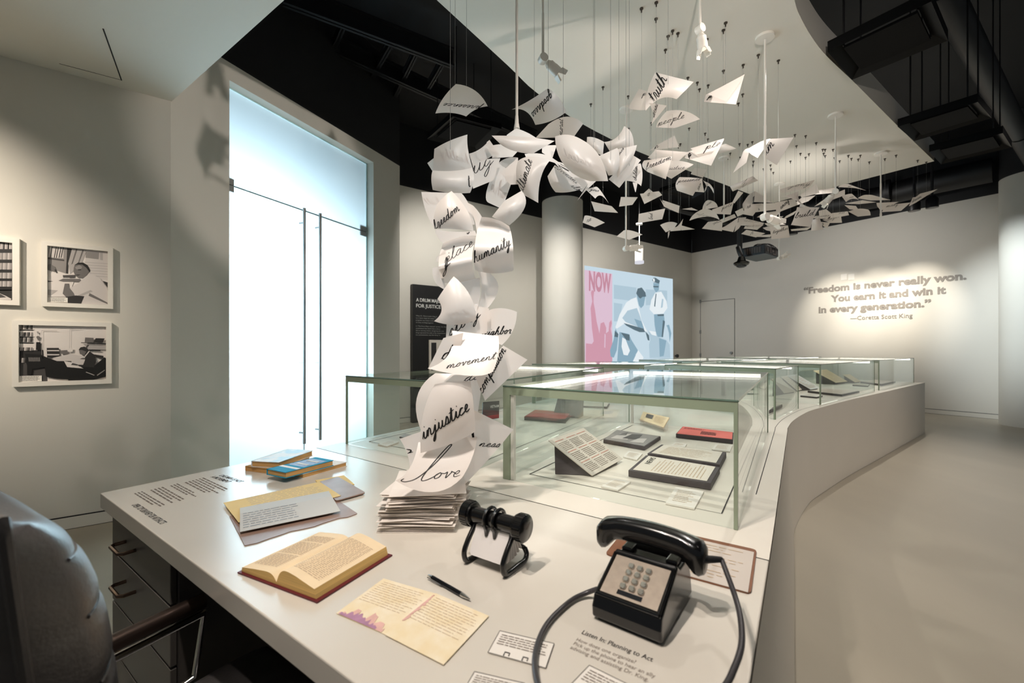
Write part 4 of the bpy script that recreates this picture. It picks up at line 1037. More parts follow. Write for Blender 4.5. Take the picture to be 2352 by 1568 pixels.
COLUMN = [
 # label/word, crop, corners TL TR BR BL, Y, mids top right bottom left, words
 (W_('love', 'lying lowest, just above the paper stack'), C6, [(290, 955), (645, 915), (552, 1168), (150, 1185)], 1.335, dict(lean=1, mids=(None, (612, 1050), (372, 1255), (238, 1110)), word=('Love', (325, 1182), (560, 1158), 34, .2))),
 (W_('ness', 'sticking out sideways above the paper stack'), C6, [(620, 760), (860, 878), (570, 1208), (540, 1000)], 1.43, dict(mids=(None, (735, 1030), None, None), word=[('ness', (650, 978), (790, 985), 20, .2), ('l', (622, 960), (652, 915), 26, .3)])),
 ('narrow sheet with one long pen loop, jutting from the column base', C6, [(178, 935), (335, 880), (300, 1130), (236, 1142)], 1.47, dict(mids=(None, None, None, (228, 1040)), word=[('l', (262, 1010), (205, 985), 34, .22)])),
 (W_('injustice', 'low in the paper column'), C6, [(388, 608), (602, 588), (632, 890), (303, 1020)], 1.36, dict(mids=((490, 592), (622, 740), (490, 962), (318, 790)), bulge=.03, word=[('injustice', (318, 940), (612, 752), 40, .17)])),
 (W_('da', 'half hidden behind the injustice sheet'), C6, [(392, 540), (682, 552), (645, 790), (312, 900)], 1.47, dict(mids=(None, None, None, (280, 690)), bulge=.03, word=[('da', (560, 590), (680, 572), 22, .2)])),
 (W_('compassion', 'slanting steeply outward from the column'), C6, [(800, 375), (945, 460), (690, 706), (630, 560)], 1.45, dict(word=[('compassion', (672, 668), (822, 392), 26, .17)])),
 (W_('movement', 'spread wide at mid height'), C6, [(492, 285), (770, 318), (738, 530), (345, 512)], 1.375, dict(lean=.5, mids=(None, (770, 425), (600, 556), (470, 430)), word=[('movement', (455, 516), (765, 450), 20, .2)])),
 (W_('d', 'pointing left behind the movement sheet'), C6, [(440, 330), (560, 298), (525, 500), (350, 510)], 1.40, dict(word=[('d', (425, 460), (500, 445), 36, .15)])),
 (W_('neighbor', 'standing out to the right of the column'), C6, [(708, 165), (882, 173), (790, 372), (652, 312)], 1.47, dict(mids=((790, 150), (858, 285), None, None), word=[('neighbor', (655, 318), (855, 300), 22, .2)])),
 (W_('story', 'tucked beneath a large blank sheet'), C6, [(460, 240), (705, 160), (702, 300), (455, 335)], 1.45, dict(word=[('story', (475, 320), (680, 185), 30, .16)])),
 ('large blank sheet with concave left edge, middle of the column', CD, [(220, 1255), (402, 1002), (656, 1490), (180, 1506)], 1.43, dict(mids=((310, 1120), (588, 1220), (430, 1548), (264, 1390)), bulge=.03, word=[('strong', (600, 1430), (300, 1450), 34, .15, True)])),
 (W_('place', 'rippling at the middle of the column'), CD, [(288, 625), (672, 555), (648, 1028), (284, 1078)], 1.47, dict(mids=((480, 560), (610, 775), (460, 1068), (232, 860)), wave=.035, res=14, word=[('place', (300, 860), (650, 640), 52, .13), ('j', (300, 900), (400, 850), 78, .12)])),
 (W_('freedom', 'high in the column'), CD, [(215, 190), (378, 42), (626, 490), (184, 466)], 1.52, dict(mids=((300, 100), (552, 260), (400, 470), (180, 330)), bulge=.03, word=[('freedom', (195, 480), (485, 240), 46, .17), ('f', (240, 560), (300, 520), 46, .16)])),
 (BC, CD, [(192, 470), (640, 488), (668, 548), (288, 632)], 1.50, dict(mids=((420, 500), None, (470, 560), (220, 560)), group=GC, word=[('s', (550, 530), (600, 505), 34, .2)])),
 ('broad pale sheet with writing showing through from its back', CD, [(38, 52), (490, 66), (640, 420), (182, 458)], 1.58, dict(mids=(None, (580, 210), None, (92, 280)), word=[('shall', (290, 180), (80, 205), 40, .14, True)])),
 (BC, CD, [(515, 150), (620, 205), (726, 652), (668, 610)], 1.555, dict(mids=(None, (752, 420), None, (628, 340)), group=GC)),
 (W_('humanity', 'hanging free right of the column'), CD, [(715, 335), (1028, 440), (1074, 937), (640, 930)], 1.475, dict(mids=((880, 360), (1068, 640), (850, 968), (640, 640)), wave=.03, res=14, word=[('humanity', (632, 850), (1065, 640), 58, .15)])),
 (BC, CD, [(650, 905), (802, 965), (712, 1432), (655, 1392)], 1.53, dict(mids=((735, 915), (902, 1160), None, (715, 1130)), group=GC)),
 (BC, CD, [(162, 908), (268, 880), (312, 1160), (232, 1112)], 1.485, dict(mids=(None, None, None, (178, 1030)), group=GC)),
 (BC, CD, [(458, 1058), (692, 1018), (652, 1402), (545, 1210)], 1.51, dict(mids=(None, (700, 1220), None, None), group=GC)),
 (BC, CD, [(210, 790), (312, 702), (312, 832), (200, 836)], 1.485, dict(group=GC)),
 (BC, CD, [(690, 1340), (800, 1362), (780, 1568), (560, 1550)], 1.50, dict(group=GC)),
 # the crest
 ('upright sheet with mirrored writing, hung on a wire over the column', CE, [(246, 470), (742, 254), (822, 765), (222, 800)], 1.76, dict(mids=((480, 345), (752, 480), (540, 800), None), bulge=.03, hang=True, word=[('healthy', (760, 690), (300, 560), 60, .12, True)])),
 ('curled sheet with faint writing, directly under the wire-hung sheet', CE, [(220, 790), (815, 752), (782, 1130), (222, 1085)], 1.73, dict(mids=((520, 800), (838, 940), (500, 1130), (200, 920)), bulge=.04, word=[('but', (250, 1060), (430, 1070), 50, .12, True), ('t', (760, 1040), (800, 1030), 90, .12)])),
 (BC, CE, [(140, 682), (300, 560), (310, 860), (222, 812)], 1.80, dict(group=GC)),
 ('grey folded sheet with writing showing through, below the black vent', CE, [(768, 540), (1068, 338), (1112, 575), (830, 752)], 1.87, dict(mids=((930, 470), None, None, None), word=[('which', (900, 690), (1030, 430), 46, .12, True)])),
 (BC, CE, [(1030, 370), (1075, 335), (1222, 550), (1120, 600)], 1.83, dict(group=GC)),
 (W_('ug', 'arching over the top of the column'), CE, [(850, 702), (1235, 612), (1132, 942), (828, 1066)], 1.79, dict(mids=((1010, 630), None, None, (815, 880)), word=[('ug', (820, 862), (1190, 640), 110, .09)])),
 ('long drooping sheet with mirrored writing at the crest', CE, [(1190, 700), (1502, 600), (1255, 1368), (1055, 1275)], 1.82, dict(mids=((1330, 610), (1395, 1000), None, (1030, 1100)), word=[('who', (1290, 1230), (1050, 1080), 110, .1, True)])),
 ('small grey diamond-shaped sheet corner at the crest', CE, [(1235, 830), (1500, 600), (1522, 1000), (1386, 1006)], 1.77, {}),
 (W_('ultimate', 'hanging down from the crest in front of the round column'), CE, [(1500, 650), (1985, 640), (1806, 1280), (1572, 1150)], 1.73, dict(mids=((1700, 582), (1845, 900), None, (1478, 900)), bulge=.05, word=[('ultimate', (1572, 1135), (1720, 625), 62, .14)])),
 ('cone-shaped rolled sheet with faint loops under the white rod', CE, [(1106, 270), (2052, 350), (1722, 542), (1240, 400)], 1.76, dict(mids=((1600, 288), None, (1440, 500), None), bulge=.012, word=[('people', (1640, 330), (1260, 370), 44, .14, True)])),
 ('white sheet peaked like a tent at the rod end', CE, [(1330, 262), (1470, 162), (1775, 305), (1400, 380)], 1.90, dict(mids=(None, (1620, 215), None, None))),
 (BC, CE, [(1112, 420), (1560, 440), (1420, 590), (1112, 610)], 1.85, dict(group=GC, mids=((1300, 400), None, None, None))),
 (BC, CE, [(1600, 545), (2010, 600), (2300, 790), (1640, 640)], 1.86, dict(group=GC, mids=((1830, 540), None, (1950, 650), None))),
 ('looping sheet with faint writing hanging inside the crest', CD, [(975, 150), (1168, 38), (1028, 428), (832, 332)], 1.69, dict(mids=(None, (1205, 220), None, None), bulge=.04, word=[('were', (1100, 120), (1030, 320), 40, .12, True)])),
 # right wing of the crest
 (W_('moral', 'raised over the crest against the dark ceiling'), CF, [(280, 180), (852, 172), (695, 392), (70, 406)], 2.0, dict(lean=-.6, mids=((590, 55), None, None, None), hang=True, word=[('moral', (515, 372), (520, 80), 44, .2)])),
 ('big leaf-shaped sheet with mirrored word on its back', CF, [(390, 380), (830, 432), (1260, 1110), (958, 1112)], 1.86, dict(mids=((610, 352), (1112, 690), None, (540, 850)), bulge=.07, word=[('nonviolent', (1240, 985), (500, 690), 66, .14, True)])),
 ('white sheet curving up behind the leaf-shaped one', CF, [(915, 390), (1195, 470), (1172, 700), (905, 570)], 2.08, dict(hang=True, mids=((1040, 400), None, None, None), bulge=.03)),
 ('bright white sheet rising to a point like a sail', CF, [(1195, 470), (1520, 212), (1682, 532), (1290, 630)], 2.12, dict(hang=True, mids=((1390, 400), (1640, 320), None, None), bulge=.04)),
 ('grey sheet folded like a petal beside the leaf-shaped one', CF, [(1108, 700), (1412, 565), (1385, 1000), (1266, 1022)], 1.97, dict(hang=True, mids=(None, (1448, 800), None, None), bulge=.03)),
 (W_('ance', 'cupped like a petal'), CF, [(1410, 590), (1732, 518), (1552, 892), (1405, 1060)], 2.03, dict(hang=True, mids=(None, (1665, 720), None, None), bulge=.03, word=[('ance', (1425, 720), (1530, 570), 24, .22)])),
 ('grey square sheet pointing downward under the petals', CF, [(1655, 680), (1797, 768), (1442, 1222), (1268, 1080)], 2.07, dict(hang=True)),
 (W_('childish', 'curling downward at the end of the crest'), CF, [(1640, 850), (1792, 820), (1800, 1192), (1545, 1105)], 2.12, dict(mids=(None, (1822, 1000), (1700, 1130), None), word=[('childish', (1720, 1110), (1740, 860), 30, .18)])),
 (BC, CF, [(1660, 1130), (1742, 1140), (1712, 1292), (1702, 1285)], 2.12, dict(group=GC)),
 ('bluish sheet with slanting cursive lines under the leaf-shaped one', CF, [(268, 1032), (385, 850), (850, 1230), (400, 1292)], 1.97, dict(mids=(None, (640, 1020), (620, 1290), (320, 1180)), bulge=.04, word=[('covenant', (370, 880), (760, 1170), 34, .18), ('ill', (640, 1190), (790, 1290), 34, .18)])),
 ('bluish pointed sheet with a pen stroke, under the leaf-shaped one', CF, [(375, 800), (620, 892), (965, 1112), (830, 1292)], 2.0, dict(mids=((500, 810), None, None, None), word=[('l', (420, 830), (540, 960), 30, .25)])),
 (BC, CF, [(182, 525), (420, 522), (342, 752), (175, 640)], 1.93, dict(group=GC)),
 (W_('your', 'drooping below the crest like a saddle'), CF, [(890, 1245), (1062, 1200), (1274, 1482), (1050, 1396)], 2.05, dict(mids=(None, (1140, 1270), (1150, 1350), None), hang=True, word=[('your', (965, 1262), (1115, 1290), 28, .18)])),
 ('thin pointed sheet dropping beside the your sheet', CF, [(960, 1112), (1062, 1112), (890, 1272), (755, 1432)], 2.03, {}),
 # fliers
 (W_('presence', 'flying alone in front of the black vent'), C7, [(420, 122), (628, 268), (487, 335), (285, 315)], 2.2, dict(lean=-.8, mids=((545, 165), (552, 288), (395, 312), (338, 212)), hang=2, word=[('presence', (590, 268), (330, 245), 16, .2)])),
 (W_('goodness', 'flying alone beside the white spotlight'), C7, [(1020, 150), (1142, 305), (940, 390), (785, 290)], 2.3, dict(lean=-.8, mids=((1088, 205), (1048, 362), (878, 302), (905, 228)), hang=2, bulge=.04, word=[('goodness', (1040, 180), (905, 320), 26, .18)])),
]
for lab, c, cor, Y, kw in COLUMN: sheet(lab, c, cor, Y, **kw)
# ---------------------------------------------------------------- the flock under the white ceiling panel
BF = 'small curled sheet of the paper flock hanging under the white ceiling panel'; GF = 'small sheets of the hanging paper flock'
def FW(w, where): return 'hanging curled sheet handwritten \u201c%s\u201d, %s' % (w, where)
FLOCK = [
 (FW('truth', 'highest of the near flock'), C1, [(700, 225), (1000, 300), (866, 436), (624, 526)], 2.5, dict(mids=((845, 262), None, (740, 430), (636, 380)), bulge=.05, word=[('truth', (700, 470), (800, 265), 46, .14)])),
 (FW('social', 'folded just below the truth sheet'), C1, [(652, 462), (790, 485), (666, 636), (690, 560)], 2.55, dict(word=[('social', (690, 580), (722, 468), 18, .2)])),
 ('hanging white sheet with a single loop, left of the truth sheet', C1, [(572, 354), (640, 375), (625, 518), (485, 506)], 2.6, dict(mids=(None, None, (560, 520), None), word=[('p', (595, 410), (635, 395), 14, .25)])),
 (FW('people', 'tilted below the truth sheet'), C1, [(790, 528), (1050, 592), (850, 662), (702, 656)], 2.8, dict(mids=((930, 528), None, None, (735, 590)), word=[('people', (715, 645), (940, 575), 22, .18)])),
 ('folded sheet shaped like a paper dart, front flap', C1, [(1110, 396), (1402, 238), (1258, 452), (1200, 432)], 2.70, dict(mids=(None, (1335, 340), None, None))),
 ('inner flap of the dart-shaped folded sheet', C1, [(1095, 400), (1395, 248), (1330, 476), (1080, 456)], 2.76, dict(word=[('p', (1110, 425), (1150, 420), 14, .3)])),
 (BF, C1, [(715, 792), (850, 720), (886, 810), (655, 836)], 2.95, dict(word=[('n', (690, 830), (740, 795), 16, .25)], group=GF)),
 (BF, C1, [(700, 830), (960, 850), (830, 965), (640, 895)], 2.85, dict(group=GF, bulge=.03)),
 (FW('freedom', 'curving round in the middle of the flock'), C1, [(612, 915), (832, 882), (782, 1062), (640, 1005)], 2.72, dict(mids=((720, 900), None, None, (598, 960)), bulge=.05, word=[('freedom', (625, 985), (835, 900), 20, .18)])),
 (FW('injustice', 'beside the freedom sheet of the flock'), C1, [(748, 940), (1000, 946), (825, 1058), (738, 1012)], 2.78, dict(mids=((860, 915), None, None, None), word=[('injustice', (750, 990), (935, 980), 16, .18)])),
 ('folded cone sheet with a long pen stroke, inner side', C1, [(945, 850), (1238, 750), (1136, 956), (930, 895)], 2.92, dict(word=[('p', (960, 895), (990, 860), 22, .25)])),
 (FW('ple', 'cone-folded, left of the tall white rod'), C1, [(975, 820), (1242, 740), (1140, 862), (1042, 888)], 2.85, dict(word=[('ple', (1085, 830), (1225, 790), 22, .2)])),
 (BF, C1, [(1180, 802), (1252, 784), (1336, 822), (1200, 862)], 3.2, dict(group=GF, bulge=.03)),
 (FW('am', 'draped over the tall white rod'), C1, [(1600, 746), (1782, 734), (1650, 952), (1535, 880)], 3.05, dict(mids=(None, None, None, (1575, 800)), word=[('am', (1555, 890), (1640, 775), 34, .14)])),
 ('pointed flap in front of the tall white rod', C1, [(1412, 832), (1602, 744), (1500, 896), (1450, 868)], 3.0, dict(mids=((1520, 770), None, None, None))),
 (BF, C1, [(1378, 872), (1442, 818), (1412, 932), (1308, 1012)], 3.1, dict(group=GF, mids=((1400, 830), None, None, None))),
 (BF, CG, [(800, 35), (990, 65), (930, 195), (735, 135)], 3.4, dict(group=GF)),
 (FW('presence', 'hanging against the dark ceiling beyond the crest'), CG, [(560, 185), (930, 205), (770, 482), (520, 400)], 3.3, dict(mids=((740, 190), None, None, (498, 290)), bulge=.05, word=[('presence', (530, 270), (905, 230), 26, .18)])),
 (BF, CG, [(760, 240), (915, 218), (952, 426), (750, 412)], 3.32, dict(group=GF, word=[('and', (865, 400), (905, 270), 24, .2)])),
 (BF, CG, [(915, 222), (1015, 300), (1102, 442), (955, 420)], 3.35, dict(group=GF, mids=(None, (1085, 350), (1010, 322), (985, 330)))),
 (FW('t', 'rolled tightly into a tube'), CG, [(1360, 330), (1722, 168), (1812, 240), (1402, 412)], 3.5, dict(bulge=.05, word=[('t', (1500, 395), (1690, 240), 40, .16)])),
 (BF, CG, [(1490, 400), (1572, 432), (1430, 602), (1400, 580)], 3.6, dict(group=GF)),
 (FW('o', 'left of the bird-like strips'), CG, [(-70, 450), (230, 408), (284, 470), (0, 612)], 3.5, dict(word=[('o', (50, 490), (110, 470), 50, .14)])),
 (BF, CG, [(72, 366), (150, 430), (100, 500), (-10, 440)], 3.55, dict(group=GF)),
 (BF, C1, [(430, 1200), (562, 1202), (520, 1262), (415, 1276)], 3.5, dict(group=GF)),
 (BF, CG, [(285, 548), (560, 640), (546, 756), (325, 660)], 3.9, dict(group=GF, word=[('s', (290, 600), (330, 590), 20, .2)])),
 (BF, CG, [(235, 500), (265, 560), (422, 706), (310, 650)], 3.9, dict(group=GF)),
 (BF, CG, [(598, 692), (750, 668), (858, 716), (720, 706)], 4.0, dict(group=GF)),
 (FW('loud', 'slanting beside the pendant lamp cord'), CG, [(-90, 770), (332, 682), (285, 852), (-100, 916)], 3.9, dict(word=[('loud', (130, 860), (125, 750), 30, .18)])),
 (BF, CG, [(930, 650), (1050, 552), (1168, 662), (918, 706)], 4.2, dict(group=GF, mids=((980, 565), (1130, 590), None, None), word=[('use', (985, 640), (1080, 580), 22, .18)])),
 (BF, CG, [(860, 725), (1065, 710), (1196, 866), (715, 876)], 4.1, dict(group=GF, mids=((960, 690), (1140, 760), (990, 812), (770, 790)), word=[('reform', (810, 770), (1080, 830), 18, .18)])),
 (FW('pole', 'sloping beside a thin white rod'), CG, [(1070, 702), (1422, 572), (1372, 780), (1140, 768)], 4.2, dict(word=[('pole', (1230, 700), (1410, 625), 26, .18)])),
 (BF, CG, [(1590, 570), (1762, 408), (1705, 660), (1605, 735)], 4.3, dict(group=GF, mids=((1660, 470), None, None, (1560, 640)), word=[('l', (1720, 560), (1750, 545), 24, .2)])),
 (BF, CG, [(1760, 408), (1850, 450), (2025, 590), (1740, 580)], 4.4, dict(group=GF, mids=(None, (1900, 500), None, None))),
 (BF, CG, [(1632, 620), (1872, 600), (1722, 802), (1552, 772)], 4.3, dict(group=GF, bulge=.04, word=[('re', (1630, 690), (1710, 640), 28, .16)])),
 (FW('i', 'wide and nearly flat under the rods'), CG, [(1720, 612), (2162, 590), (2182, 690), (1738, 745)], 4.4, dict(word=[('i', (1815, 720), (1850, 690), 34, .16)])),
 (BF, CG, [(1440, 732), (1562, 672), (1592, 762), (1480, 812)], 4.3, dict(group=GF)),
 (BF, CG, [(250, 945), (525, 920), (470, 1002), (340, 1062)], 4.3, dict(group=GF, mids=((400, 895), None, None, None))),
 (BF, CG, [(555, 935), (616, 848), (592, 950), (500, 985)], 4.3, dict(group=GF)),
 (BF, CG, [(430, 1000), (585, 950), (805, 1012), (410, 1045)], 4.35, dict(group=GF, word=[('i', (575, 1040), (600, 1015), 14, .3)])),
 (BF, CG, [(375, 1060), (402, 1040), (396, 1100), (375, 1162)], 4.35, dict(group=GF)),
 (FW('option', 'low in the flock above the projector'), CG, [(1010, 895), (1245, 868), (1232, 1042), (915, 1002)], 4.5, dict(word=[('option', (1085, 930), (1235, 890), 16, .2)])),
 (BF, CG, [(1200, 862), (1432, 770), (1462, 822), (1240, 912)], 4.6, dict(group=GF)),
 (BF, CG, [(1290, 962), (1502, 820), (1412, 1056), (1180, 1012)], 4.5, dict(group=GF, word=[('h', (1370, 890), (1410, 870), 14, .2)])),
 (BF, CG, [(1480, 830), (1622, 820), (1502, 1000), (1430, 1056)], 4.6, dict(group=GF, word=[('l', (1480, 910), (1520, 870), 20, .2)])),
 (BF, CG, [(1600, 840), (1902, 912), (1872, 962), (1500, 952)], 4.7, dict(group=GF, word=[('return', (1560, 880), (1840, 910), 16, .2)])),
 (BF, CG, [(1600, 962), (1892, 942), (1792, 1022), (1578, 1002)], 4.8, dict(group=GF, word=[('more', (1620, 978), (1840, 962), 14, .2)])),
 (BF, CG, [(1622, 1020), (1922, 1076), (1772, 1142), (1538, 1086)], 4.7, dict(group=GF, word=[('r', (1680, 1110), (1760, 1060), 30, .2)])),
 (BF, CG, [(1880, 990), (2182, 905), (2000, 1042), (1938, 1030)], 4.9, dict(group=GF)),
 (BF, CG, [(1905, 920), (2140, 890), (2250, 940), (1960, 960)], 5.0, dict(group=GF, word=[('mean', (1960, 930), (2180, 940), 16, .2)])),
 (FW('together', 'hanging squarely above the projector'), CG, [(1990, 980), (2282, 950), (2312, 1142), (2020, 1172)], 4.6, dict(word=[('together', (2040, 1080), (2290, 1010), 24, .2)])),
 (FW('teach', 'just behind the small rod lamp'), CG, [(1905, 748), (2182, 712), (2060, 852), (1785, 822)], 4.8, dict(word=[('teach', (1930, 760), (2160, 720), 20, .2)])),
 (BF, CG, [(1780, 1112), (2022, 1092), (2000, 1140), (1760, 1132)], 4.9, dict(group=GF)),
 (FW('agony', 'tilted against the white ceiling panel'), CH, [(60, 322), (542, 192), (450, 312), (90, 372)], 4.9, dict(word=[('agony', (110, 300), (500, 262), 26, .18)])),
 (BF, CH, [(335, 400), (560, 250), (602, 372), (360, 432)], 5.1, dict(group=GF)),
 ('grey saddle-shaped sheet standing over the build sheet', CH, [(48, 415), (325, 340), (550, 580), (330, 556)], 4.7, dict(mids=((180, 400), (350, 500), None, (290, 460)), bulge=.05)),
 (FW('among', 'left of the saddle-shaped sheet'), CH, [(0, 500), (262, 448), (312, 530), (20, 642)], 4.9, dict(word=[('among', (80, 590), (200, 480), 28, .18)])),
 (BF, CH, [(530, 340), (832, 290), (802, 370), (540, 392)], 5.2, dict(group=GF, bulge=.04)),
 (BF, CH, [(730, 410), (945, 322), (945, 400), (528, 555)], 5.2, dict(group=GF)),
 (BF, CH, [(360, 432), (552, 402), (450, 482), (195, 572)], 5.2, dict(group=GF)),
 (FW('build', 'clearest of the far flock'), CH, [(298, 562), (602, 565), (482, 832), (215, 802)], 4.7, dict(mids=(None, (530, 690), None, (262, 690)), bulge=.03, word=[('build', (265, 712), (545, 660), 34, .18)])),
 (BF, CH, [(590, 612), (690, 588), (792, 672), (600, 692)], 5.1, dict(group=GF)),
 (BF, CH, [(540, 682), (782, 660), (702, 722), (518, 712)], 5.0, dict(group=GF, word=[('means', (560, 700), (740, 680), 16, .2)])),
 (BF, CH, [(500, 735), (602, 700), (652, 862), (488, 882)], 4.9, dict(group=GF, bulge=.06)),
 (BF, CH, [(622, 760), (745, 770), (702, 846), (620, 800)], 5.0, dict(group=GF, word=[('s', (640, 820), (670, 770), 20, .25)])),
 (FW('longer', 'next to the build sheet'), CH, [(640, 732), (892, 682), (906, 772), (740, 776)], 5.0, dict(word=[('longer', (680, 750), (880, 695), 18, .2)])),
 (BF, CH, [(770, 642), (982, 618), (1000, 670), (735, 722)], 5.3, dict(group=GF, word=[('his', (860, 655), (950, 640), 16, .2)])),
 (BF, CH, [(212, 862), (492, 830), (432, 872), (222, 884)], 5.1, dict(group=GF, word=[('hate', (260, 858), (430, 845), 14, .2)])),
 (BF, CH, [(150, 682), (302, 600), (252, 662), (95, 738)], 5.3, dict(group=GF)),
 (BF, CH, [(850, 292), (992, 250), (1238, 340), (1080, 302)], 5.7, dict(group=GF, mids=((910, 258), None, None, None), word=[('no', (990, 290), (1040, 280), 14, .2)])),
 (BF, CH, [(905, 420), (1040, 382), (1132, 462), (960, 492)], 5.7, dict(group=GF, mids=((970, 390), None, (1040, 450), None), word=[('in', (1000, 440), (1080, 430), 18, .2)])),
 (BF, CH, [(1120, 442), (1312, 398), (1562, 465), (1300, 472)], 5.9, dict(group=GF, mids=((1200, 400), None, None, None))),
 (BF, CH, [(948, 512), (1182, 468), (1372, 496), (1130, 522)], 5.8, dict(group=GF)),
 (BF, CH, [(938, 535), (1092, 545), (1132, 602), (1010, 592)], 5.8, dict(group=GF)),
 (BF, CH, [(990, 622), (1232, 590), (1292, 672), (1118, 690)], 5.7, dict(group=GF, mids=((1120, 585), (1275, 610), None, None))),
 (FW('many', 'at the end of the flock beside the last rod'), CH, [(1500, 532), (1832, 500), (1702, 612), (1440, 630)], 5.7, dict(word=[('many', (1500, 565), (1680, 530), 20, .2)])),
 (BF, CH, [(1370, 505), (1672, 490), (1430, 612), (1380, 550)], 5.8, dict(group=GF)),
 ('outer wing of the last sheet, farthest out in the flock', CH, [(1960, 380), (2198, 318), (2062, 402), (1878, 442)], 5.9, {}),
 (FW('dream', 'last and farthest out in the flock'), CH, [(1860, 432), (2062, 400), (1902, 502), (1808, 550)], 5.85, dict(word=[('dream', (1850, 500), (1990, 420), 18, .2)])),
 (BF, C7, [(1305, 890), (1440, 922), (1482, 966), (1328, 955)], 3.4, dict(group=GF, bulge=.03)),
 (BF, C7, [(1262, 985), (1395, 1030), (1328, 1060), (1250, 1030)], 3.6, dict(group=GF, mids=((1310, 990), None, None, None), word=[('re', (1275, 1030), (1315, 1010), 14, .2)])),
 (BF, C7, [(1520, 1080), (1642, 1108), (1555, 1142), (1472, 1120)], 4.0, dict(group=GF, mids=((1570, 1082), None, None, None))),
]
for lab, c, cor, Y, kw in FLOCK:
    if c is CH: Y *= .885 if Y < 5.6 else .80
    kw.setdefault('lean', -.9); kw.setdefault('size', .21)
    if lab is BF and kw.get('word') and len(kw['word'][0][0]) > 2: lab = FW(kw['word'][0][0], 'one of the smaller sheets of the flock')
    sheet(lab, c, cor, Y, res=8, hang=True, **kw)
# ---------------------------------------------------------------- the stack at the bottom
rs = random.Random(12); SZ0 = DZ+.001
NST = 24
for k in range(NST):
    z = SZ0+k*.0044; t = k/NST; w_, l_ = .231, .27
    rz = math.radians(rs.uniform(-9, 9)) if k > 2 else math.radians(.5); cx_ = -.290+.012*t+rs.uniform(-.010, .010)*(k > 2); cy_ = 1.405+.02*t+rs.uniform(-.008, .008)*(k > 2)
    T = thing('paper_sheet', 'white sheet of the loose stack at the foot of the paper column', 'paper sheet', (cx_, cy_, z), rz, 'sheets of the loose paper stack')
    v = []; f = []; NN = 10; a1, a2, ph = rs.uniform(.0, .0016), rs.uniform(0, .0016), rs.uniform(0, 6)
    for s_ in (0, 1):
        for j in range(NN+1):
            for i in range(NN+1):
                x = (i/NN-.5)*w_; y = (j/NN-.5)*l_
                v.append((x, y, .0003+(a1*(1+math.sin(x*30+ph))+a2*(1+math.sin(y*26+ph*2)))*min(1, k/3)*.9+s_*.0011))
        b0 = s_*(NN+1)**2
        for j in range(NN):
            for i in range(NN):
                q = b0+j*(NN+1)+i; e_ = (q, q+1, q+NN+2, q+NN+1); f.append(e_ if s_ else e_[::-1])
    per = [i for i in range(NN+1)]+[(j+1)*(NN+1)-1 for j in range(1, NN+1)]+[NN*(NN+1)+i for i in range(NN-1, -1, -1)]+[j*(NN+1) for j in range(NN-1, 0, -1)]
    off = (NN+1)**2
    for i in range(len(per)): a, b = per[i], per[(i+1) % len(per)]; f.append((a, b, b+off, a+off))
    mk('sheet', v, f, 'stack_paper', T, True, world=False).data.polygons.foreach_set('use_smooth', [False]*len(f))
# ---------------------------------------------------------------- rod-hung white spotlights
def knuckle_lamp(T, top, aim, s=1.0):
    aim = Vector(aim).normalized(); top = Vector(top)
    sd = aim.cross(Vector((0, 0, 1))).normalized()
    k0 = top-sd*.034*s; k1 = top+sd*.034*s
    g = G(); g.cyl(k0, k1, .042*s, 20); g.build('knuckle', 'white_metal', T, True)
    a = top+aim*.045*s
    g = G(); g.tube([a, a+aim*.03*s, a+aim*.035*s, a+aim*.08*s, a+aim*.085*s, a+aim*.15*s], [.026*s, .040*s, .047*s, .047*s, .050*s, .050*s], 20); h = g.build('lamp_head', 'white_metal', T, True)
    b = a+aim*.15*s; up_ = sd.cross(aim).normalized()
    g = G(); g.cyl(b-aim*.004, b+aim*.001, .042*s, 16); g.build('lens', 'lens_glow', h)
    for q in (sd, -sd, up_, -up_):
        w_ = q.cross(aim).normalized()*.034*s; c0 = b+q*.048*s; c1 = b+aim*.062*s+q*.072*s
        g = G(); n = (c1-c0).cross(w_).normalized()*.0015; g.hexa([c0-w_-n, c0+w_-n, c1+w_*.72-n, c1-w_*.72-n], [c0-w_+n, c0+w_+n, c1+w_*.72+n, c1-w_*.72+n]); g.build('barn_door', 'white_metal', T)
emission('lens_glow', (255, 240, 215), 1.2)
def rod_lamp(label, u, v_can, v_end, aim, zc=None, Y=None, lamp=True, s=.56, r=.0075, ztop=None):
    z = (ZC if zc is None else zc)
    if Y is None: p = on(u, v_can, z)
    else: q = at(u, 0, Y); p = Vector((q.x, Y, z))
    e_ = at(u, v_end, p.y)
    T = thing('rod_spotlight', label, 'spotlight', (p.x, p.y, e_.z), 0, 'white rod-hung spotlights')
    g = G(); g.cyl((p.x, p.y, z), (p.x, p.y, z-.016), .1*s, 28); g.build('canopy', 'white_metal', T, True)
    g = G(); g.tube([(p.x, p.y, z-.02), (p.x, p.y, (z+e_.z)/2), (p.x, p.y, (z+e_.z)/2-.001), (p.x, p.y, e_.z)], [r*.8, r*.8, r, r], 10); g.build('rod', 'white_metal', T, True)
    if lamp: knuckle_lamp(T, (p.x, p.y, e_.z-.03*s), aim, s)
    else:
        g = G(); g.cyl((p.x, p.y, e_.z), (p.x, p.y, e_.z-.03), r*1.3, 10); g.build('end_cap', 'white_metal', T)
    return T
rod_lamp('white spotlight on a rod, tilted right, left of the flock', 1247, 0, 128, (.75, .25, -.5), Y=2.32)
rod_lamp('white spotlight on a short rod, pointing down over the flock', 1608, 0, 60, (.2, .1, -1), Y=2.42)
rod_lamp('white rod lamp with the longest thick rod, inside the flock', 1757, 84, 492, (.8, .3, -.15))
rod_lamp('white rod lamp on a long rod, beside the hanging cylinder lamp', 1438, 250, 566, (.9, .3, .12))
rod_lamp('white rod lamp aimed up at the ceiling panel', 1919, 263, 436, (-.4, .3, -.6))
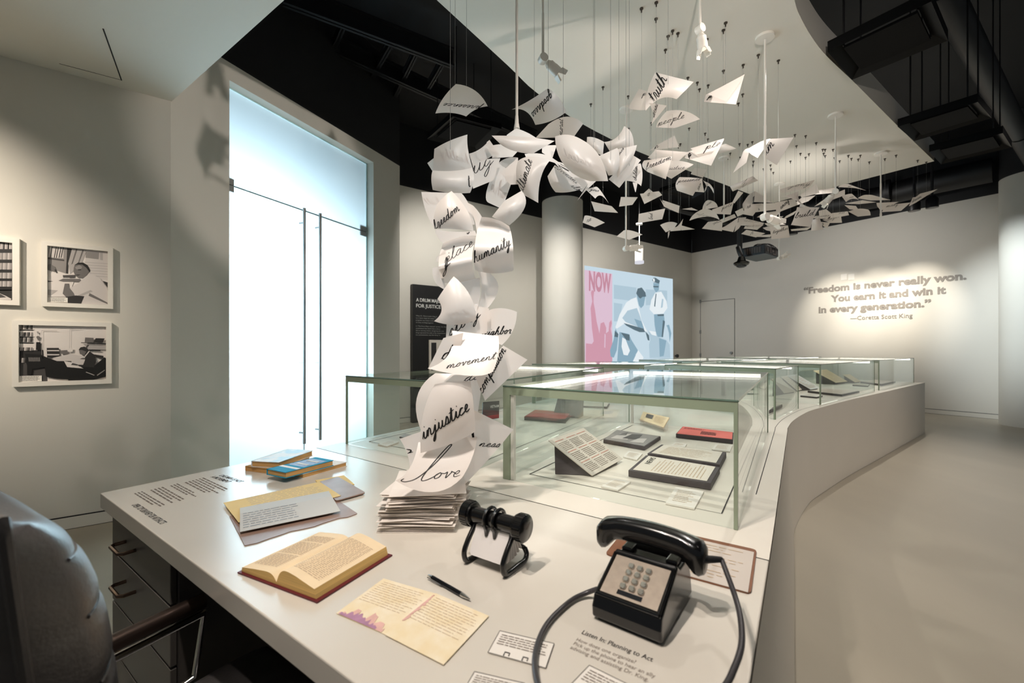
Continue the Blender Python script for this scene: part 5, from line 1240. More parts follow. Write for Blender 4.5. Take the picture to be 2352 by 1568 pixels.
rod_lamp('bare white rod beyond the end of the flock', 2023, 351, 490, (0, 0, -1), lamp=False)
rod_lamp('thin white rod without a lamp, behind the pole sheet', 1663, 362, 500, (0, 0, -1), lamp=False)
rod_lamp('white rod lamp hanging in front of the projector', 1790, 421, 590, (.85, .2, .35))
# main rod holding the paper column
p = at(1187, 296, 1.95); T = thing('support_rod', 'slim white rod ending in a cone above the paper crest', 'rod', p)
g = G(); g.tube([(p.x, p.y, ZBLK), (p.x, p.y, p.z+.06)], .0065, 10); g.build('rod', 'white_metal', T, True)
g = G(); g.tube([(p.x, p.y, p.z+.06), (p.x, p.y, p.z+.03), (p.x, p.y, p.z)], [.007, .009, .014], 20); g.build('cone', 'white_metal', T, True)
# pendant cylinder lamp
emission('diffuser', (240, 240, 250), .8)
Yp = 9.0; p = at(1468.5, 588, Yp); r_ = 10.2/FPX*Yp; z0, z1 = at(0, 605, Yp).z, at(0, 571.5, Yp).z
T = thing('cylinder_pendant', 'white cylinder pendant lamp hanging before the back wall', 'pendant lamp', (p.x, p.y, z0))
g = G(); g.cyl((p.x, p.y, z0+.05), (p.x, p.y, z1), r_, 28); g.build('shade', 'white_plastic', T, True)
g = G(); g.cyl((p.x, p.y, z0), (p.x, p.y, z0+.05), r_, 28); g.build('diffuser_ring', 'diffuser', T, True)
zc_ = at(0, 516, Yp).z
g = G(); g.cyl((p.x, p.y, z1), (p.x, p.y, zc_), .008, 8); g.build('stem', 'white_metal', T)
g = G(); g.cyl((p.x, p.y, zc_), (p.x, p.y, zc_+.03), .068, 24); g.build('canopy', 'white_metal', T, True)
g = G(); g.cyl((p.x, p.y, zc_+.03), (p.x, p.y, ZBLK), .01, 8); g.build('conduit', 'black_metal', T)
# ---------------------------------------------------------------- black ceiling equipment
mat('vent_black', (6, 6, 6), .5, spec=.2); mat('vent_panel', (11, 10, 10), .7, spec=.1)
def vent(label, pxs, z, inset=.14):
    q = [on(u, v, z) for u, v in pxs]; c = sum(q, Vector((0, 0, 0)))/4
    T = thing('ceiling_vent', label, 'ceiling vent', (c.x, c.y, z), 0, 'black ceiling vents')
    i_ = [p.lerp(c, inset*2) for p in q]; up_ = Vector((0, 0, .05))
    g = G()
    for k in range(4):
        a, b, c_, d_ = q[k], q[(k+1) % 4], i_[(k+1) % 4]+up_, i_[k]+up_; g.add([a, d_, c_, b], [(0, 1, 2, 3)])
        g.add([q[k], q[(k+1) % 4], q[(k+1) % 4]+up_*1.4, q[k]+up_*1.4], [(0, 1, 2, 3)])
    g.build('frame', 'vent_black', T)
    g = G(); g.hexa([p+Vector((0, 0, .012)) for p in i_], [p+Vector((0, 0, .03)) for p in i_]); g.build('panel', 'vent_panel', T)
    for p in q[:2]+q[2:]:
        pass
    g = G()
    for p in i_: g.cyl(p+Vector((0, 0, .03)), (p.x, p.y, ZBLK), .006, 6)
    g.build('hanger_rods', 'black_metal', T)
vent('large black ceiling vent beside the curved white panel', [(1900.6, 119), (1956.6, 183.6), (2177.5, 93), (2139, 3)], 3.36)
vent('black ceiling vent hanging between the two others', [(2062, 291), (2100, 324), (2278, 271), (2246, 234)], 3.36)
vent('black ceiling vent nearest the corner of the white panel', [(2134, 348.6), (2161.7, 377), (2324, 338.5), (2303.7, 305.5)], 3.36)
vent('black ceiling vent behind the presence sheet', [(981, 319), (1040, 267), (1152, 296), (1096, 350)], 4.2)
vent('black ceiling vent beyond the presence sheet of the flock', [(1515, 440), (1560, 425), (1640, 432), (1590, 456)], 4.4)
mat('deck_steel', (13, 14, 17), .55)
def beam(label, a, b, z, w=.08, h=.2, nm='ceiling_beam', cat_='beam'):
    p, q = on(*a, z), on(*b, z); d = (q-p).normalized(); n = Vector((-d.y, d.x, 0))*w/2; T = thing(nm, label, cat_, ((p+q)/2), 0, 'black ceiling beams', 'structure')
    g = G(); g.hexa([p-n, q-n, q+n, p+n], [x+Vector((0, 0, .02)) for x in (p-n, q-n, q+n, p+n)]); g.build('bottom_flange', 'deck_steel', T)
    n2 = n*.2; u_ = Vector((0, 0, h)); g = G(); g.hexa([p-n2, q-n2, q+n2, p+n2], [x+u_ for x in (p-n2, q-n2, q+n2, p+n2)]); g.build('web', 'deck_steel', T)
    g = G(); g.hexa([p-n+u_, q-n+u_, q+n+u_, p+n+u_], [x+u_+Vector((0, 0, .02)) for x in (p-n, q-n, q+n, p+n)]); g.build('top_flange', 'deck_steel', T)
beam('black steel ceiling beam running above the door wall', (650, 10), (1040, 155), 4.8)
beam('black steel ceiling beam crossing toward the round column', (700, 95), (1230, 330), 4.9)
for a, b in (((800, 40), (760, 130)), ((905, 95), (850, 190)), ((960, 120), (905, 230)), ((1020, 145), (985, 205))):
    beam('short black cross beam between the ceiling beams', a, b, 4.95, .05, .1)
def pipe(label, pts, r, nm='ceiling_duct'):
    P_ = [on(u, v, z) for u, v, z in pts]; T = thing(nm, label, 'duct', P_[0], 0, None, 'structure'); g = G(); g.tube(P_, r, 16); g.build('pipe', 'deck_steel', T, True)
    g = G(); m_ = P_[0].lerp(P_[-1], .5); d = (P_[-1]-P_[0]).normalized(); g.tube([m_-d*.05, m_+d*.05], r*1.12, 16); g.build('coupling', 'deck_steel', T, True)
pipe('thick black ceiling duct beyond the vents at the room edge', [(2160, -30, 4.4), (2352, 330, 4.4), (2420, 450, 4.4)], .11)
pipe('black ceiling pipe running over the far flock', [(1520, 470, 4.6), (1790, 545, 4.6)], .07)
pipe('curved black ceiling duct above the quotation wall', [(1850, 480, 4.6), (2010, 455, 4.6), (2140, 420, 4.6), (2280, 390, 4.6)], .22)
def can(label, u, v, Y, r, h):
    p = at(u, v, Y); T = thing('ceiling_spotlight', label, 'spotlight', p, 0, 'black ceiling spotlights')
    g = G(); g.tube([p, p+Vector((0, 0, h*.7)), p+Vector((0, 0, h))], [r, r, r*.55], 20); g.build('housing', 'black_metal', T, True)
    g = G(); g.cyl(p+Vector((0, 0, h)), (p.x, p.y, ZBLK), .02, 8); g.build('stem', 'black_metal', T)
    g = G(); g.cyl(p+Vector((0, 0, -.004)), p+Vector((0, 0, .002)), r*.8, 16); g.build('lens', 'gun_metal', T)
can('black ceiling spotlight below the last sheets of the flock', 2100, 484, 7.6, .085, .2)
can('second black ceiling spotlight, nearer the pale round column', 2141, 477, 7.4, .085, .2)
can('black ceiling spotlight just right of the together sheet', 1820, 538, 8.5, .09, .16)
# projector
zb = at(1757, 582, 5.6).z
q = [on(1757, 582, zb), on(1787.5, 592, zb), on(1737, 600.8, zb), on(1699.5, 592, zb)]
T = thing('projector', 'black ceiling projector with cables and louvred side', 'projector', sum(q, Vector((0, 0, 0)))/4)
H_ = Vector((0, 0, .125))
g = G(); g.hexa([p+Vector((0, 0, .006)) for p in q], [p+H_ for p in q]); bevel(g.build('body', 'black_metal', T), .006)
g = G(); g.hexa(q, [p+Vector((0, 0, .006)) for p in q]); g.build('underside', mat('slate', (74, 84, 92), .5), T)
mat('louvre', (66, 56, 52), .5)
nl = (q[3]-q[0]).cross(Vector((0, 0, 1))).normalized(); nl = nl if nl.dot(-q[0]) > 0 else -nl
for k in range(7):
    a, b = q[3].lerp(q[0], .18+k*.098), q[3].lerp(q[0], .18+k*.098+.075); lo, hi = Vector((0, 0, .03)), Vector((0, 0, .105))
    g = G(); g.hexa([a+lo, b+lo, b+lo+nl*.004, a+lo+nl*.004], [a+hi, b+hi, b+hi+nl*.004, a+hi+nl*.004]); g.build('louvre_slat', 'louvre', T)
nr = (q[1]-q[0]).cross(Vector((0, 0, 1))).normalized(); nr = nr if nr.dot(-q[0]) > 0 else -nr
for k, (s, z_, w_, h_) in enumerate(((.12, .04, .12, .05), (.35, .03, .1, .07), (.5, .05, .18, .03), (.74, .03, .1, .06), (.55, .02, .25, .018))):
    a, b = q[0].lerp(q[1], s), q[0].lerp(q[1], s+w_); lo, hi = Vector((0, 0, z_)), Vector((0, 0, z_+h_)); g = G(); g.hexa([a+lo, b+lo, b+lo+nr*.004, a+lo+nr*.004], [a+hi, b+hi, b+hi+nr*.004, a+hi+nr*.004]); g.build('connector', 'louvre', T)
g = G(); c = sum(q, Vector((0, 0, 0)))/4; tp = c+H_
for k in range(4):
    a = tp+Vector((random.uniform(-.05, .05), random.uniform(-.05, .05), 0)); b = q[1].lerp(q[0], .1+k*.12)+H_*.7+nr*.01
    g = G(); g.tube(cat([a, a.lerp(b, .4)+Vector((0, 0, .07)), a.lerp(b, .85)+Vector((0, 0, .05)), b], 5), .005, 6); g.build('cable', 'black_rubber', T, True)
g = G(); g.hexa([tp+Vector(x) for x in ((-.1, -.06, 0), (.1, -.06, 0), (.1, .06, 0), (-.1, .06, 0))], [tp+Vector(x) for x in ((-.05, -.04, .06), (.05, -.04, .06), (.05, .04, .06), (-.05, .04, .06))]); g.build('mount_plate', 'black_metal', T)
pl = q[3]+Vector((.015, .02, 0)); g = G(); g.tube([(pl.x, pl.y, zb+.06), (pl.x, pl.y, ZBLK)], .028, 10); g.build('pole', 'black_metal', T, True)
pc = at(1703, 612, 5.75); T = thing('dome_camera', 'black bell-shaped ceiling camera under the projector', 'camera', pc)
g = G(); g.tube([pc+Vector((0, 0, z)) for z in (.135, .13, .075, .055, .04, .02, .0)], [.02, .038, .055, .095, .1, .085, .04], 24); g.build('housing', 'black_plastic', T, True)
g = G(); g.tube([pc+Vector((0, 0, z)) for z in (.02, 0, -.014)], [.07, .062, .03], 20); g.build('dome', 'gun_metal', T, True)
g = G(); g.tube([pc+Vector((0, 0, .13)), pc+Vector((-.03, 0, .20)), pc+Vector((-.02, .05, .27))], .03, 10); g.build('bracket', 'black_metal', T, True)
g = G(); g.tube([pc+Vector((-.02, .05, .26)), Vector((pc.x-.02, pc.y+.05, ZBLK))], .012, 8); g.build('conduit', 'black_metal', T, True)
# ---------------------------------------------------------------- framed photographs on the left wall
GREYS = [25, 45, 75, 110, 145, 175, 205, 222]
for gv in GREYS: mat('tone_%d' % gv, (gv, int(gv*.97), int(gv*.95)), .45)
TON = ['tone_%d' % gv for gv in GREYS]
def framed(label, uL, uR, vt, vb, uref, border, shapes, crop, cap):
    a, b = PHW.hit(uL, 700, .03), PHW.hit(uR, 700, .03); t0, t1 = (a-PHW.p).dot(PHW.d), (b-PHW.p).dot(PHW.d)
    zt, zb_ = PHW.hit(uref, vt, .03).z, PHW.hit(uref, vb, .03).z
    T = thing('framed_photograph', label, 'picture', PHW.pt((t0+t1)/2, zb_), 0, 'framed photographs on the left wall')
    def P(t, z, o): return PHW.pt(t, z, o)
    bw = border
    for (x0, x1, y0, y1) in ((t0, t1, zt-bw, zt), (t0, t1, zb_, zb_+bw), (t0, t0+bw, zb_+bw, zt-bw), (t1-bw, t1, zb_+bw, zt-bw)):
        g = G(); g.hexa([P(x0, y0, .002), P(x1, y0, .002), P(x1, y0, .03), P(x0, y0, .03)], [P(x0, y1, .002), P(x1, y1, .002), P(x1, y1, .03), P(x0, y1, .03)]); g.build('frame_bar', 'frame_white', T)
    g = G(); g.add([P(t0+bw*.8, zb_+bw*.8, .010), P(t1-bw*.8, zb_+bw*.8, .010), P(t1-bw*.8, zt-bw*.8, .010), P(t0+bw*.8, zt-bw*.8, .010)], [(0, 1, 2, 3)]); pr = g.build('photo_print', 'tone_205', T)
    x0, x1, y0, y1 = t0+bw, t1-bw, zb_+bw, zt-bw
    def mp(x, y):
        p = PHW.hit(*px(crop, (x, y)), .012); t = min(max((p-PHW.p).dot(PHW.d), x0), x1); return PHW.pt(t, min(max(p.z, y0), y1), .0)
    poly_print('photo_shapes', shapes, mp, TON, pr, .00012, .0106, PHW.n)
    if cap:
        qd = [mp(*c)+PHW.n*.0158 for c in cap]; g = G(); g.add(qd, [(0, 1, 2, 3)]); lb = g.build('caption_label', 'label_white', T)
        bars('caption_lines', [c_.lerp(sum(qd, Vector((0, 0, 0)))/4, .14) for c_ in qd], 4, 'dark_print', lb, .3, .0005, 41, .2)
KA = (0, 530, .12116); KB = (0, 720, .12116)
sh2 = [(7, [(880, 270), (2055, 375), (2055, 1410), (880, 1370)]), (4, [(890, 285), (1265, 330), (1250, 810), (890, 700)]), (6, [(895, 290), (1205, 320), (1200, 520), (895, 495)])]
for x in (925, 985, 1060, 1100, 1150, 1190): sh2.append((1, [(x, 292), (x+14, 294), (x-25, 510), (x-40, 508)]))
sh2 += [(2, [(890, 500), (1215, 545), (1215, 572), (890, 530)]), (1, [(1270, 330), (1365, 340), (1300, 620), (1290, 812), (1250, 806)]), (5, [(1365, 340), (1640, 370), (1560, 600), (1330, 820), (1290, 620)]),
        (3, [(1440, 345), (1470, 350), (1380, 620), (1350, 640)]), (3, [(1560, 362), (1590, 366), (1500, 610), (1480, 605)]), (6, [(1640, 375), (2055, 400), (2055, 930), (1580, 900)]), (4, [(1630, 392), (1880, 412), (1870, 540), (1620, 510)]), (5, [(1895, 410), (1950, 415), (1950, 560), (1900, 550)])]
for k in range(6): sh2.append((5, [(1600, 590+k*50), (2045, 620+k*50), (2045, 628+k*50), (1600, 597+k*50)]))
sh2 += [(7, [(890, 770), (1240, 830), (1400, 960), (1300, 1250), (890, 1250)]), (3, [(890, 640), (960, 628), (1040, 680), (1090, 790), (890, 742)]), (1, [(1060, 730), (1090, 800), (1075, 806), (1030, 740)]), (5, [(900, 1110), (1100, 1130), (960, 1230), (890, 1210)]), (2, [(890, 940), (1010, 958), (890, 970)]),
        (3, [(1110, 945), (1200, 905), (1520, 910), (1540, 970), (1200, 966)]), (2, [(1190, 840), (1430, 835), (1420, 890), (1200, 890)]),
        (3, [(1400, 700), (1420, 640), (1500, 605), (1600, 615), (1680, 690), (1700, 760), (1640, 850), (1560, 900), (1480, 890), (1430, 850), (1395, 780)]), (4, [(1420, 690), (1500, 650), (1560, 680), (1540, 720), (1450, 730)]),
        (0, [(1410, 652), (1480, 603), (1580, 603), (1660, 650), (1708, 740), (1702, 790), (1640, 700), (1560, 640), (1470, 640)]), (0, [(1480, 735), (1540, 730), (1540, 745), (1480, 748)]), (1, [(1430, 835), (1530, 825), (1480, 850)]),
        (6, [(1560, 920), (1700, 800), (1900, 900), (2040, 1100), (2050, 1400), (1500, 1380), (1430, 1230), (1300, 1100), (1500, 980)]), (5, [(1460, 1230), (1720, 1120), (1760, 1150), (1500, 1260)]), (3, [(1700, 1180), (2040, 1360), (2040, 1390), (1680, 1230)]),
        (3, [(1230, 1000), (1310, 1000), (1320, 1080), (1400, 1180), (1420, 1230), (1250, 1250), (1190, 1190)]), (1, [(1250, 1255), (1440, 1225), (1600, 1240), (1540, 1385), (1290, 1372)]), (1, [(1950, 950), (2050, 980), (2050, 1090)])]
framed('framed photograph of a person leaning smiling over a desk', 94.5, 259.5, 561, 706, 177, .030, sh2, KA, [(900, 1262), (1285, 1268), (1285, 1355), (900, 1350)])
sh1 = [(1, [(-900, 120), (250, 205), (250, 1345), (-900, 1345)])]
for (y0, y1, tn) in ((215, 345, 4), (400, 545, 3), (590, 735, 3), (775, 905, 3), (935, 1060, 3)):
    sh1.append((0, [(-900, y1), (240, y1+8), (240, y1+55), (-900, y1+40)]))
    for k in range(14): sh1.append(((tn+k*7 % 3) % 6+1, [(205-k*28, y0+18), (228-k*28, y0+20), (224-k*28, y1), (200-k*28, y1)]))
sh1 += [(6, [(-300, 1180), (0, 1185), (120, 1235), (222, 1290), (215, 1310), (-300, 1310)]), (2, [(-100, 1200), (20, 1200), (130, 1260), (-100, 1280)])]
framed('framed photograph of dark bookshelves, hung above the wide office photograph', -80, 44.5, 548, 701, 44, .034, sh1, KA, None)
sh3 = [(7, [(320, 190), (2030, 225), (2030, 1270), (320, 1330)]), (2, [(330, 940), (900, 960), (900, 1300), (330, 1325)]), (1, [(330, 700), (820, 690), (830, 900), (500, 940), (330, 940)])]
for y in (300, 432, 545): sh3.append((0, [(330, y), (670, y+8), (620, y+26), (330, y+22)]))
for r_i, (y0, y1) in enumerate(((215, 298), (352, 430), (455, 540), (640, 705), (840, 930))):
    for k in range(11): sh3.append(((k*5+r_i*3) % 7, [(340+k*26, y0), (360+k*26, y0), (352+k*26, y1), (332+k*26, y1)]))
sh3 += [(0, [(690, 540), (775, 540), (780, 690), (685, 690)]), (3, [(690, 440), (720, 420), (770, 440), (730, 520)]), (4, [(700, 340), (740, 340), (725, 400)]), (5, [(795, 315), (1085, 322), (1085, 330), (795, 324)]), (5, [(793, 315), (800, 315), (800, 780), (793, 780)]), (5, [(1325, 300), (1332, 300), (1322, 720), (1315, 720)]), (5, [(1325, 296), (1550, 284), (1550, 290), (1325, 304)]),
        (1, [(890, 650), (1120, 650), (1140, 825), (900, 835)]), (6, [(900, 690), (1125, 690), (1130, 712), (900, 712)]), (6, [(900, 765), (1130, 768), (1130, 790), (900, 790)]), (0, [(480, 760), (780, 780), (900, 990), (860, 1010), (620, 1050), (600, 1170), (520, 1160), (520, 1000)])]
for k in range(8): sh3.append((5, [(550+k*28, 830), (560+k*28, 830), (565+k*28, 905), (556+k*28, 905)]))
sh3 += [(0, [(820, 800), (1090, 900), (1250, 880), (1500, 1010), (1560, 1262), (1080, 1235), (880, 1195)]), (6, [(1000, 840), (1350, 760), (1620, 820), (1400, 900), (1090, 898)]), (3, [(1140, 700), (1280, 690), (1300, 770), (1160, 760)]), (7, [(1300, 660), (1390, 655), (1380, 725), (1300, 725)]),
        (0, [(1780, 1000), (1980, 830), (2020, 850), (2020, 1190), (1780, 1272), (1300, 1275), (1300, 1090), (1500, 1010)]), (1, [(1500, 680), (1530, 640), (1600, 625), (1670, 650), (1690, 710), (1660, 760), (1590, 792), (1520, 762)]), (3, [(1505, 690), (1560, 690), (1640, 720), (1600, 790), (1525, 765)]),
        (1, [(1690, 710), (1800, 780), (1830, 900), (1780, 1020), (1500, 1000), (1490, 960), (1600, 940), (1620, 820)]), (7, [(1690, 705), (1705, 715), (1620, 820), (1612, 800)]), (6, [(1370, 840), (1620, 870), (1580, 970), (1350, 965)]), (7, [(1220, 900), (1370, 925), (1590, 1040), (1280, 1012)]), (2, [(1380, 935), (1480, 960), (1470, 985), (1350, 970)]),
        (0, [(1540, 545), (2020, 565), (2020, 588), (1540, 556)]), (3, [(1620, 452), (1780, 460), (1770, 550), (1610, 545)]), (1, [(1820, 465), (1990, 470), (1950, 555), (1780, 550)]), (5, [(1600, 590), (2020, 620), (2020, 680), (1680, 680)]), (2, [(1660, 590), (1700, 593), (1660, 650), (1625, 650)]), (0, [(1690, 680), (1910, 690), (1910, 715), (1690, 700)]), (1, [(1780, 770), (1970, 800), (1960, 850), (1830, 830)]), (5, [(1640, 1100), (1800, 1160), (1790, 1172), (1630, 1112)]), (4, [(1840, 1160), (1990, 1060), (1995, 1075), (1850, 1180)])]
framed('wide framed photograph of a person reading at an office desk', 27, 256.5, 738, 884.5, 142, .032, sh3, KB, [(340, 1182), (795, 1172), (795, 1280), (340, 1300)])
# ---------------------------------------------------------------- projected picture on the back wall
KP = (1330, 600, .15303)
PC = [('proj_sky', (206, 226, 238)), ('proj_pink', (229, 200, 218)), ('proj_rose', (215, 160, 178)), ('proj_now', (204, 148, 166)), ('proj_white', (240, 248, 252)), ('proj_pale', (184, 208, 222)), ('proj_mid', (146, 178, 196)), ('proj_dark', (98, 118, 128))]
for k_, c_ in PC: emission(k_, c_, .92)
T = thing('projected_picture', 'bright projected picture with pink strip reading NOW', 'projection', BKW.hit(1443, 880))
def pmap(x, y): 
    p = BKW.hit(*px(KP, (x, y))); p.z = max(p.z, .9); return p
shp = [(0, [(80, 62), (1405, 265), (1412, 1900), (86, 1900)]), (1, [(82, 128), (497, 187), (497, 1900), (86, 1900)]), (5, [(520, 350), (860, 395), (850, 600), (520, 560)]), (5, [(1000, 420), (1320, 440), (1320, 640), (1000, 660)]), (5, [(520, 620), (650, 640), (600, 900), (520, 900)]),
       (2, [(175, 470), (190, 430), (225, 450), (215, 520), (215, 620), (235, 720), (260, 900), (310, 1110), (300, 1300), (230, 1300), (190, 1000), (170, 700), (195, 600)]),
       (2, [(100, 1230), (190, 1240), (230, 1180), (300, 1110), (320, 930), (370, 910), (405, 1000), (400, 1080), (440, 1050), (450, 920), (480, 880), (490, 930), (470, 1010), (495, 1120), (495, 1900), (95, 1900)]), (1, [(380, 1080), (395, 1100), (390, 1300), (375, 1290)]),
       (6, [(1120, 790), (1270, 800), (1285, 930), (1250, 1140), (1160, 1130), (1130, 950)]), (7, [(1255, 880), (1285, 900), (1255, 1140), (1235, 1130)]), (4, [(1140, 470), (1230, 455), (1310, 600), (1322, 700), (1260, 785), (1120, 795), (1053, 720), (1080, 580)]), (5, [(1240, 560), (1262, 570), (1250, 690), (1222, 700)]), (7, [(1145, 480), (1157, 490), (1137, 685), (1122, 672)]), (7, [(1170, 795), (1270, 790), (1268, 820), (1175, 822)]),
       (6, [(1108, 325), (1198, 330), (1192, 430), (1150, 468), (1115, 410)]), (7, [(1108, 368), (1190, 372), (1185, 392), (1110, 390)]), (7, [(1092, 280), (1110, 248), (1140, 246), (1208, 290), (1195, 335), (1110, 312)]), (4, [(1100, 262), (1128, 258), (1132, 305), (1108, 308)]),
       (6, [(600, 1060), (740, 1090), (780, 1180), (880, 1340), (840, 1400), (880, 1900), (560, 1900), (580, 1300)]), (4, [(880, 1330), (960, 1440), (940, 1520), (800, 1500)]), (6, [(540, 1010), (585, 1100), (560, 1330), (515, 1445), (468, 1430), (458, 1330), (510, 1180)]), (7, [(530, 1040), (582, 1090), (575, 1140), (522, 1130)]),
       (4, [(850, 540), (890, 690), (930, 880), (1020, 1060), (960, 1040), (870, 1010), (680, 930), (560, 1010), (538, 990), (600, 800), (700, 620), (770, 570)]), (5, [(860, 700), (900, 800), (960, 990), (860, 980), (690, 910), (640, 850), (720, 740)]), (6, [(820, 860), (930, 900), (970, 1020), (880, 1000)]), (7, [(660, 925), (960, 1010), (985, 1062), (900, 1062), (820, 1030), (700, 965)]), (7, [(620, 1070), (750, 1100), (750, 1190), (700, 1180)]), (4, [(640, 1140), (690, 1170), (755, 1340), (720, 1412), (660, 1402), (628, 1280)]),
       (6, [(850, 480), (880, 410), (930, 400), (990, 510), (962, 660), (920, 705), (888, 660)]), (7, [(848, 480), (870, 410), (930, 393), (988, 470), (996, 530), (940, 535), (915, 560), (890, 545)]), (7, [(985, 1050), (1040, 1110), (1048, 1190), (1020, 1180)]),
       (5, [(1030, 1040), (1140, 1050), (1170, 1130), (1300, 1180), (1350, 1250), (1360, 1450), (1050, 1450), (1040, 1250), (1060, 1180)]), (6, [(1190, 1150), (1300, 1190), (1260, 1420), (1200, 1430)]), (4, [(1035, 1040), (1140, 1055), (1150, 1120), (1080, 1100)]), (6, [(1300, 960), (1340, 950), (1375, 1080), (1350, 1220), (1338, 1080), (1318, 1000)])]
poly_print('picture', shp, pmap, [k_ for k_, _ in PC], T, .0006, .004, BKW.n)
p0, p1 = BKW.hit(*px(KP, (148, 425)), .04), BKW.hit(*px(KP, (482, 452)), .04); zz = p0.z; p1.z = zz
hN = (BKW.hit(*px(KP, (148, 140))).z-BKW.hit(*px(KP, (148, 422))).z)
text('poster_word', 'NOW', p0, p1, (0, 0, 1), hN, 'proj_now', T, .045, offn=.0)
# ---------------------------------------------------------------- black text panel standing before the back wall
pa = BKW.hit(948, 652, .12); t0 = (pa-BKW.p).dot(BKW.d); zt = pa.z
T = thing('text_panel', 'tall black text panel with white heading behind the paper column', 'panel', BKW.pt(t0+.65, 0, .1))
g = G(); g.prism(*wallbox(BKW, t0, t0+1.3, .0, zt, .1, .12)); g.build('board', mat('panel_black', (24, 24, 25), .5), T)
mat('panel_white', (214, 214, 210), .6); mat('panel_text', (168, 168, 164), .6)
KPn = (930, 640, .14024)
def ptext(s, a, b, hp, m, bold=0):
    p0, p1 = BKW.hit(*px(KPn, a), .124), BKW.hit(*px(KPn, b), .124); p1.z = p0.z; text('panel_print', s, p0, p1, (0, 0, 1), hp*.14024/FPX*7.75, m, T, bold, offn=.002)
ptext('A DRUM MAJOR', (183, 370), (622, 400), 58, 'panel_white', .02); ptext('FOR JUSTICE', (183, 465), (585, 485), 58, 'panel_white', .02)
for i, (s, xe) in enumerate((('When Dr. Martin Luther King, Jr.', 530), ('as a \u201cdrum major for justice,\u201d he', 530), ('progress was never a solo', 470), ('of many working together.', 470))): ptext(s, (180, 612+i*36.5), (xe, 622+i*36), 17, 'panel_text')
for i, (s, xe) in enumerate((('In \u201cThe Drum Major Instinct\u201d sermon, Dr. King', 680), ('emphasized that leadership is about', 580), ('life to serving others. Imagining his own', 640), ('King expressed his wish to be remembered', 660), ('his achievements, but for living \u201ca', 575))): ptext(s, (180, 782+i*36), (xe, 790+i*36), 17, 'panel_text')
ta_ = (BKW.hit(*px(KPn, (400, 1000)), .15)-BKW.p).dot(BKW.d); z1_ = BKW.hit(*px(KPn, (400, 1000)), .15).z
g = G(); g.prism(*wallbox(BKW, ta_, ta_+.62, z1_-.75, z1_, .03, .15)); ph = g.build('mounted_photo', 'doc_paper', T)
g = G(); g.prism(*wallbox(BKW, ta_+.04, ta_+.14, z1_-.68, z1_-.05, .002, .152)); g.build('photo_shape', 'tone_45', ph); g = G(); g.prism(*wallbox(BKW, ta_+.18, ta_+.34, z1_-.5, z1_-.2, .002, .152)); g.build('photo_shape', 'tone_175', ph)
# ---------------------------------------------------------------- things inside the glass cases
ZD = DZ+.0016
def tray(label, top, h, paper='doc_paper', inset=.10, rows=14, sd=1, name='document_tray', cat_='document', prn='faint_brown', art=None):
    q = [on(u, v, ZD+h) for u, v in top]; c = sum(q, Vector((0, 0, 0)))/4; T = thing(name, label, cat_, (c.x, c.y, ZD))
    g = G(); g.prism([(p.x, p.y) for p in q], ZD, ZD+h); bevel(g.build('mount_block', 'mount_dark', T), .002)
    s = [p.lerp(c, inset) for p in q]; g = G(); g.prism([(p.x, p.y) for p in s], ZD+h+.0005, ZD+h+.002); sh = g.build('sheet', paper, T)
    s = [Vector((p.x, p.y, ZD+h+.002)) for p in s]
    if rows: bars('print_lines', [s[3].lerp(s[1], .12), s[2].lerp(s[0], .1), s[1].lerp(s[3], .12), s[0].lerp(s[2], .1)], rows, prn, sh, .25, .0005, sd, .3)
    return T, s, sh
def wedge(label, lo0, lo1, hi1, hi0, paper='doc_paper', rows=12, sd=3, cat_='document', name='sloping_document', th=.004, prn='faint_brown'):
    """sheet on a dark wedge: low edge lo0-lo1, high edge hi0-hi1"""
    q = [Vector(x) for x in (lo0, lo1, hi1, hi0)]; c = sum(q, Vector((0, 0, 0)))/4; n = (q[1]-q[0]).cross(q[3]-q[0]).normalized(); n = n if n.z > 0 else -n
    T = thing(name, label, cat_, (c.x, c.y, ZD)); i_ = [p.lerp(c, .16) for p in q]
    g = G(); g.hexa([(p.x, p.y, ZD) for p in i_], [p-n*th*1.5 for p in i_]); g.build('wedge_stand', 'mount_dark', T)
    g = G(); g.hexa([p-n*th for p in q], q); sh = g.build('sheet', paper, T)
    if rows: bars('print_lines', [q[3].lerp(q[1], .08), q[2].lerp(q[0], .08), q[1].lerp(q[3], .08), q[0].lerp(q[2], .08)], rows, prn, sh, .25, .0007, sd, .2)
    return T, q, sh
def cap_(label, pxs, sd):
    q = [on(u, v, ZD+.006) for u, v in pxs]; c = sum(q, Vector((0, 0, 0)))/4; T = thing('caption_plate', label, 'caption', (c.x, c.y, ZD), 0, 'white caption plates in the cases')
    g = G(); g.prism([(p.x, p.y) for p in q], ZD, ZD+.006); g.build('plate', 'label_white', T); s = [Vector((p.x, p.y, ZD+.0062)) for p in q]
    bars('caption_lines', [s[3].lerp(s[1], .15), s[2].lerp(s[0], .15), s[1].lerp(s[3], .15), s[0].lerp(s[2], .15)], 8, 'faint_brown', T, .25, .0005, sd, .3)
k5 = lambda x, y: (1150+x*.29762, 800+y*.29762)
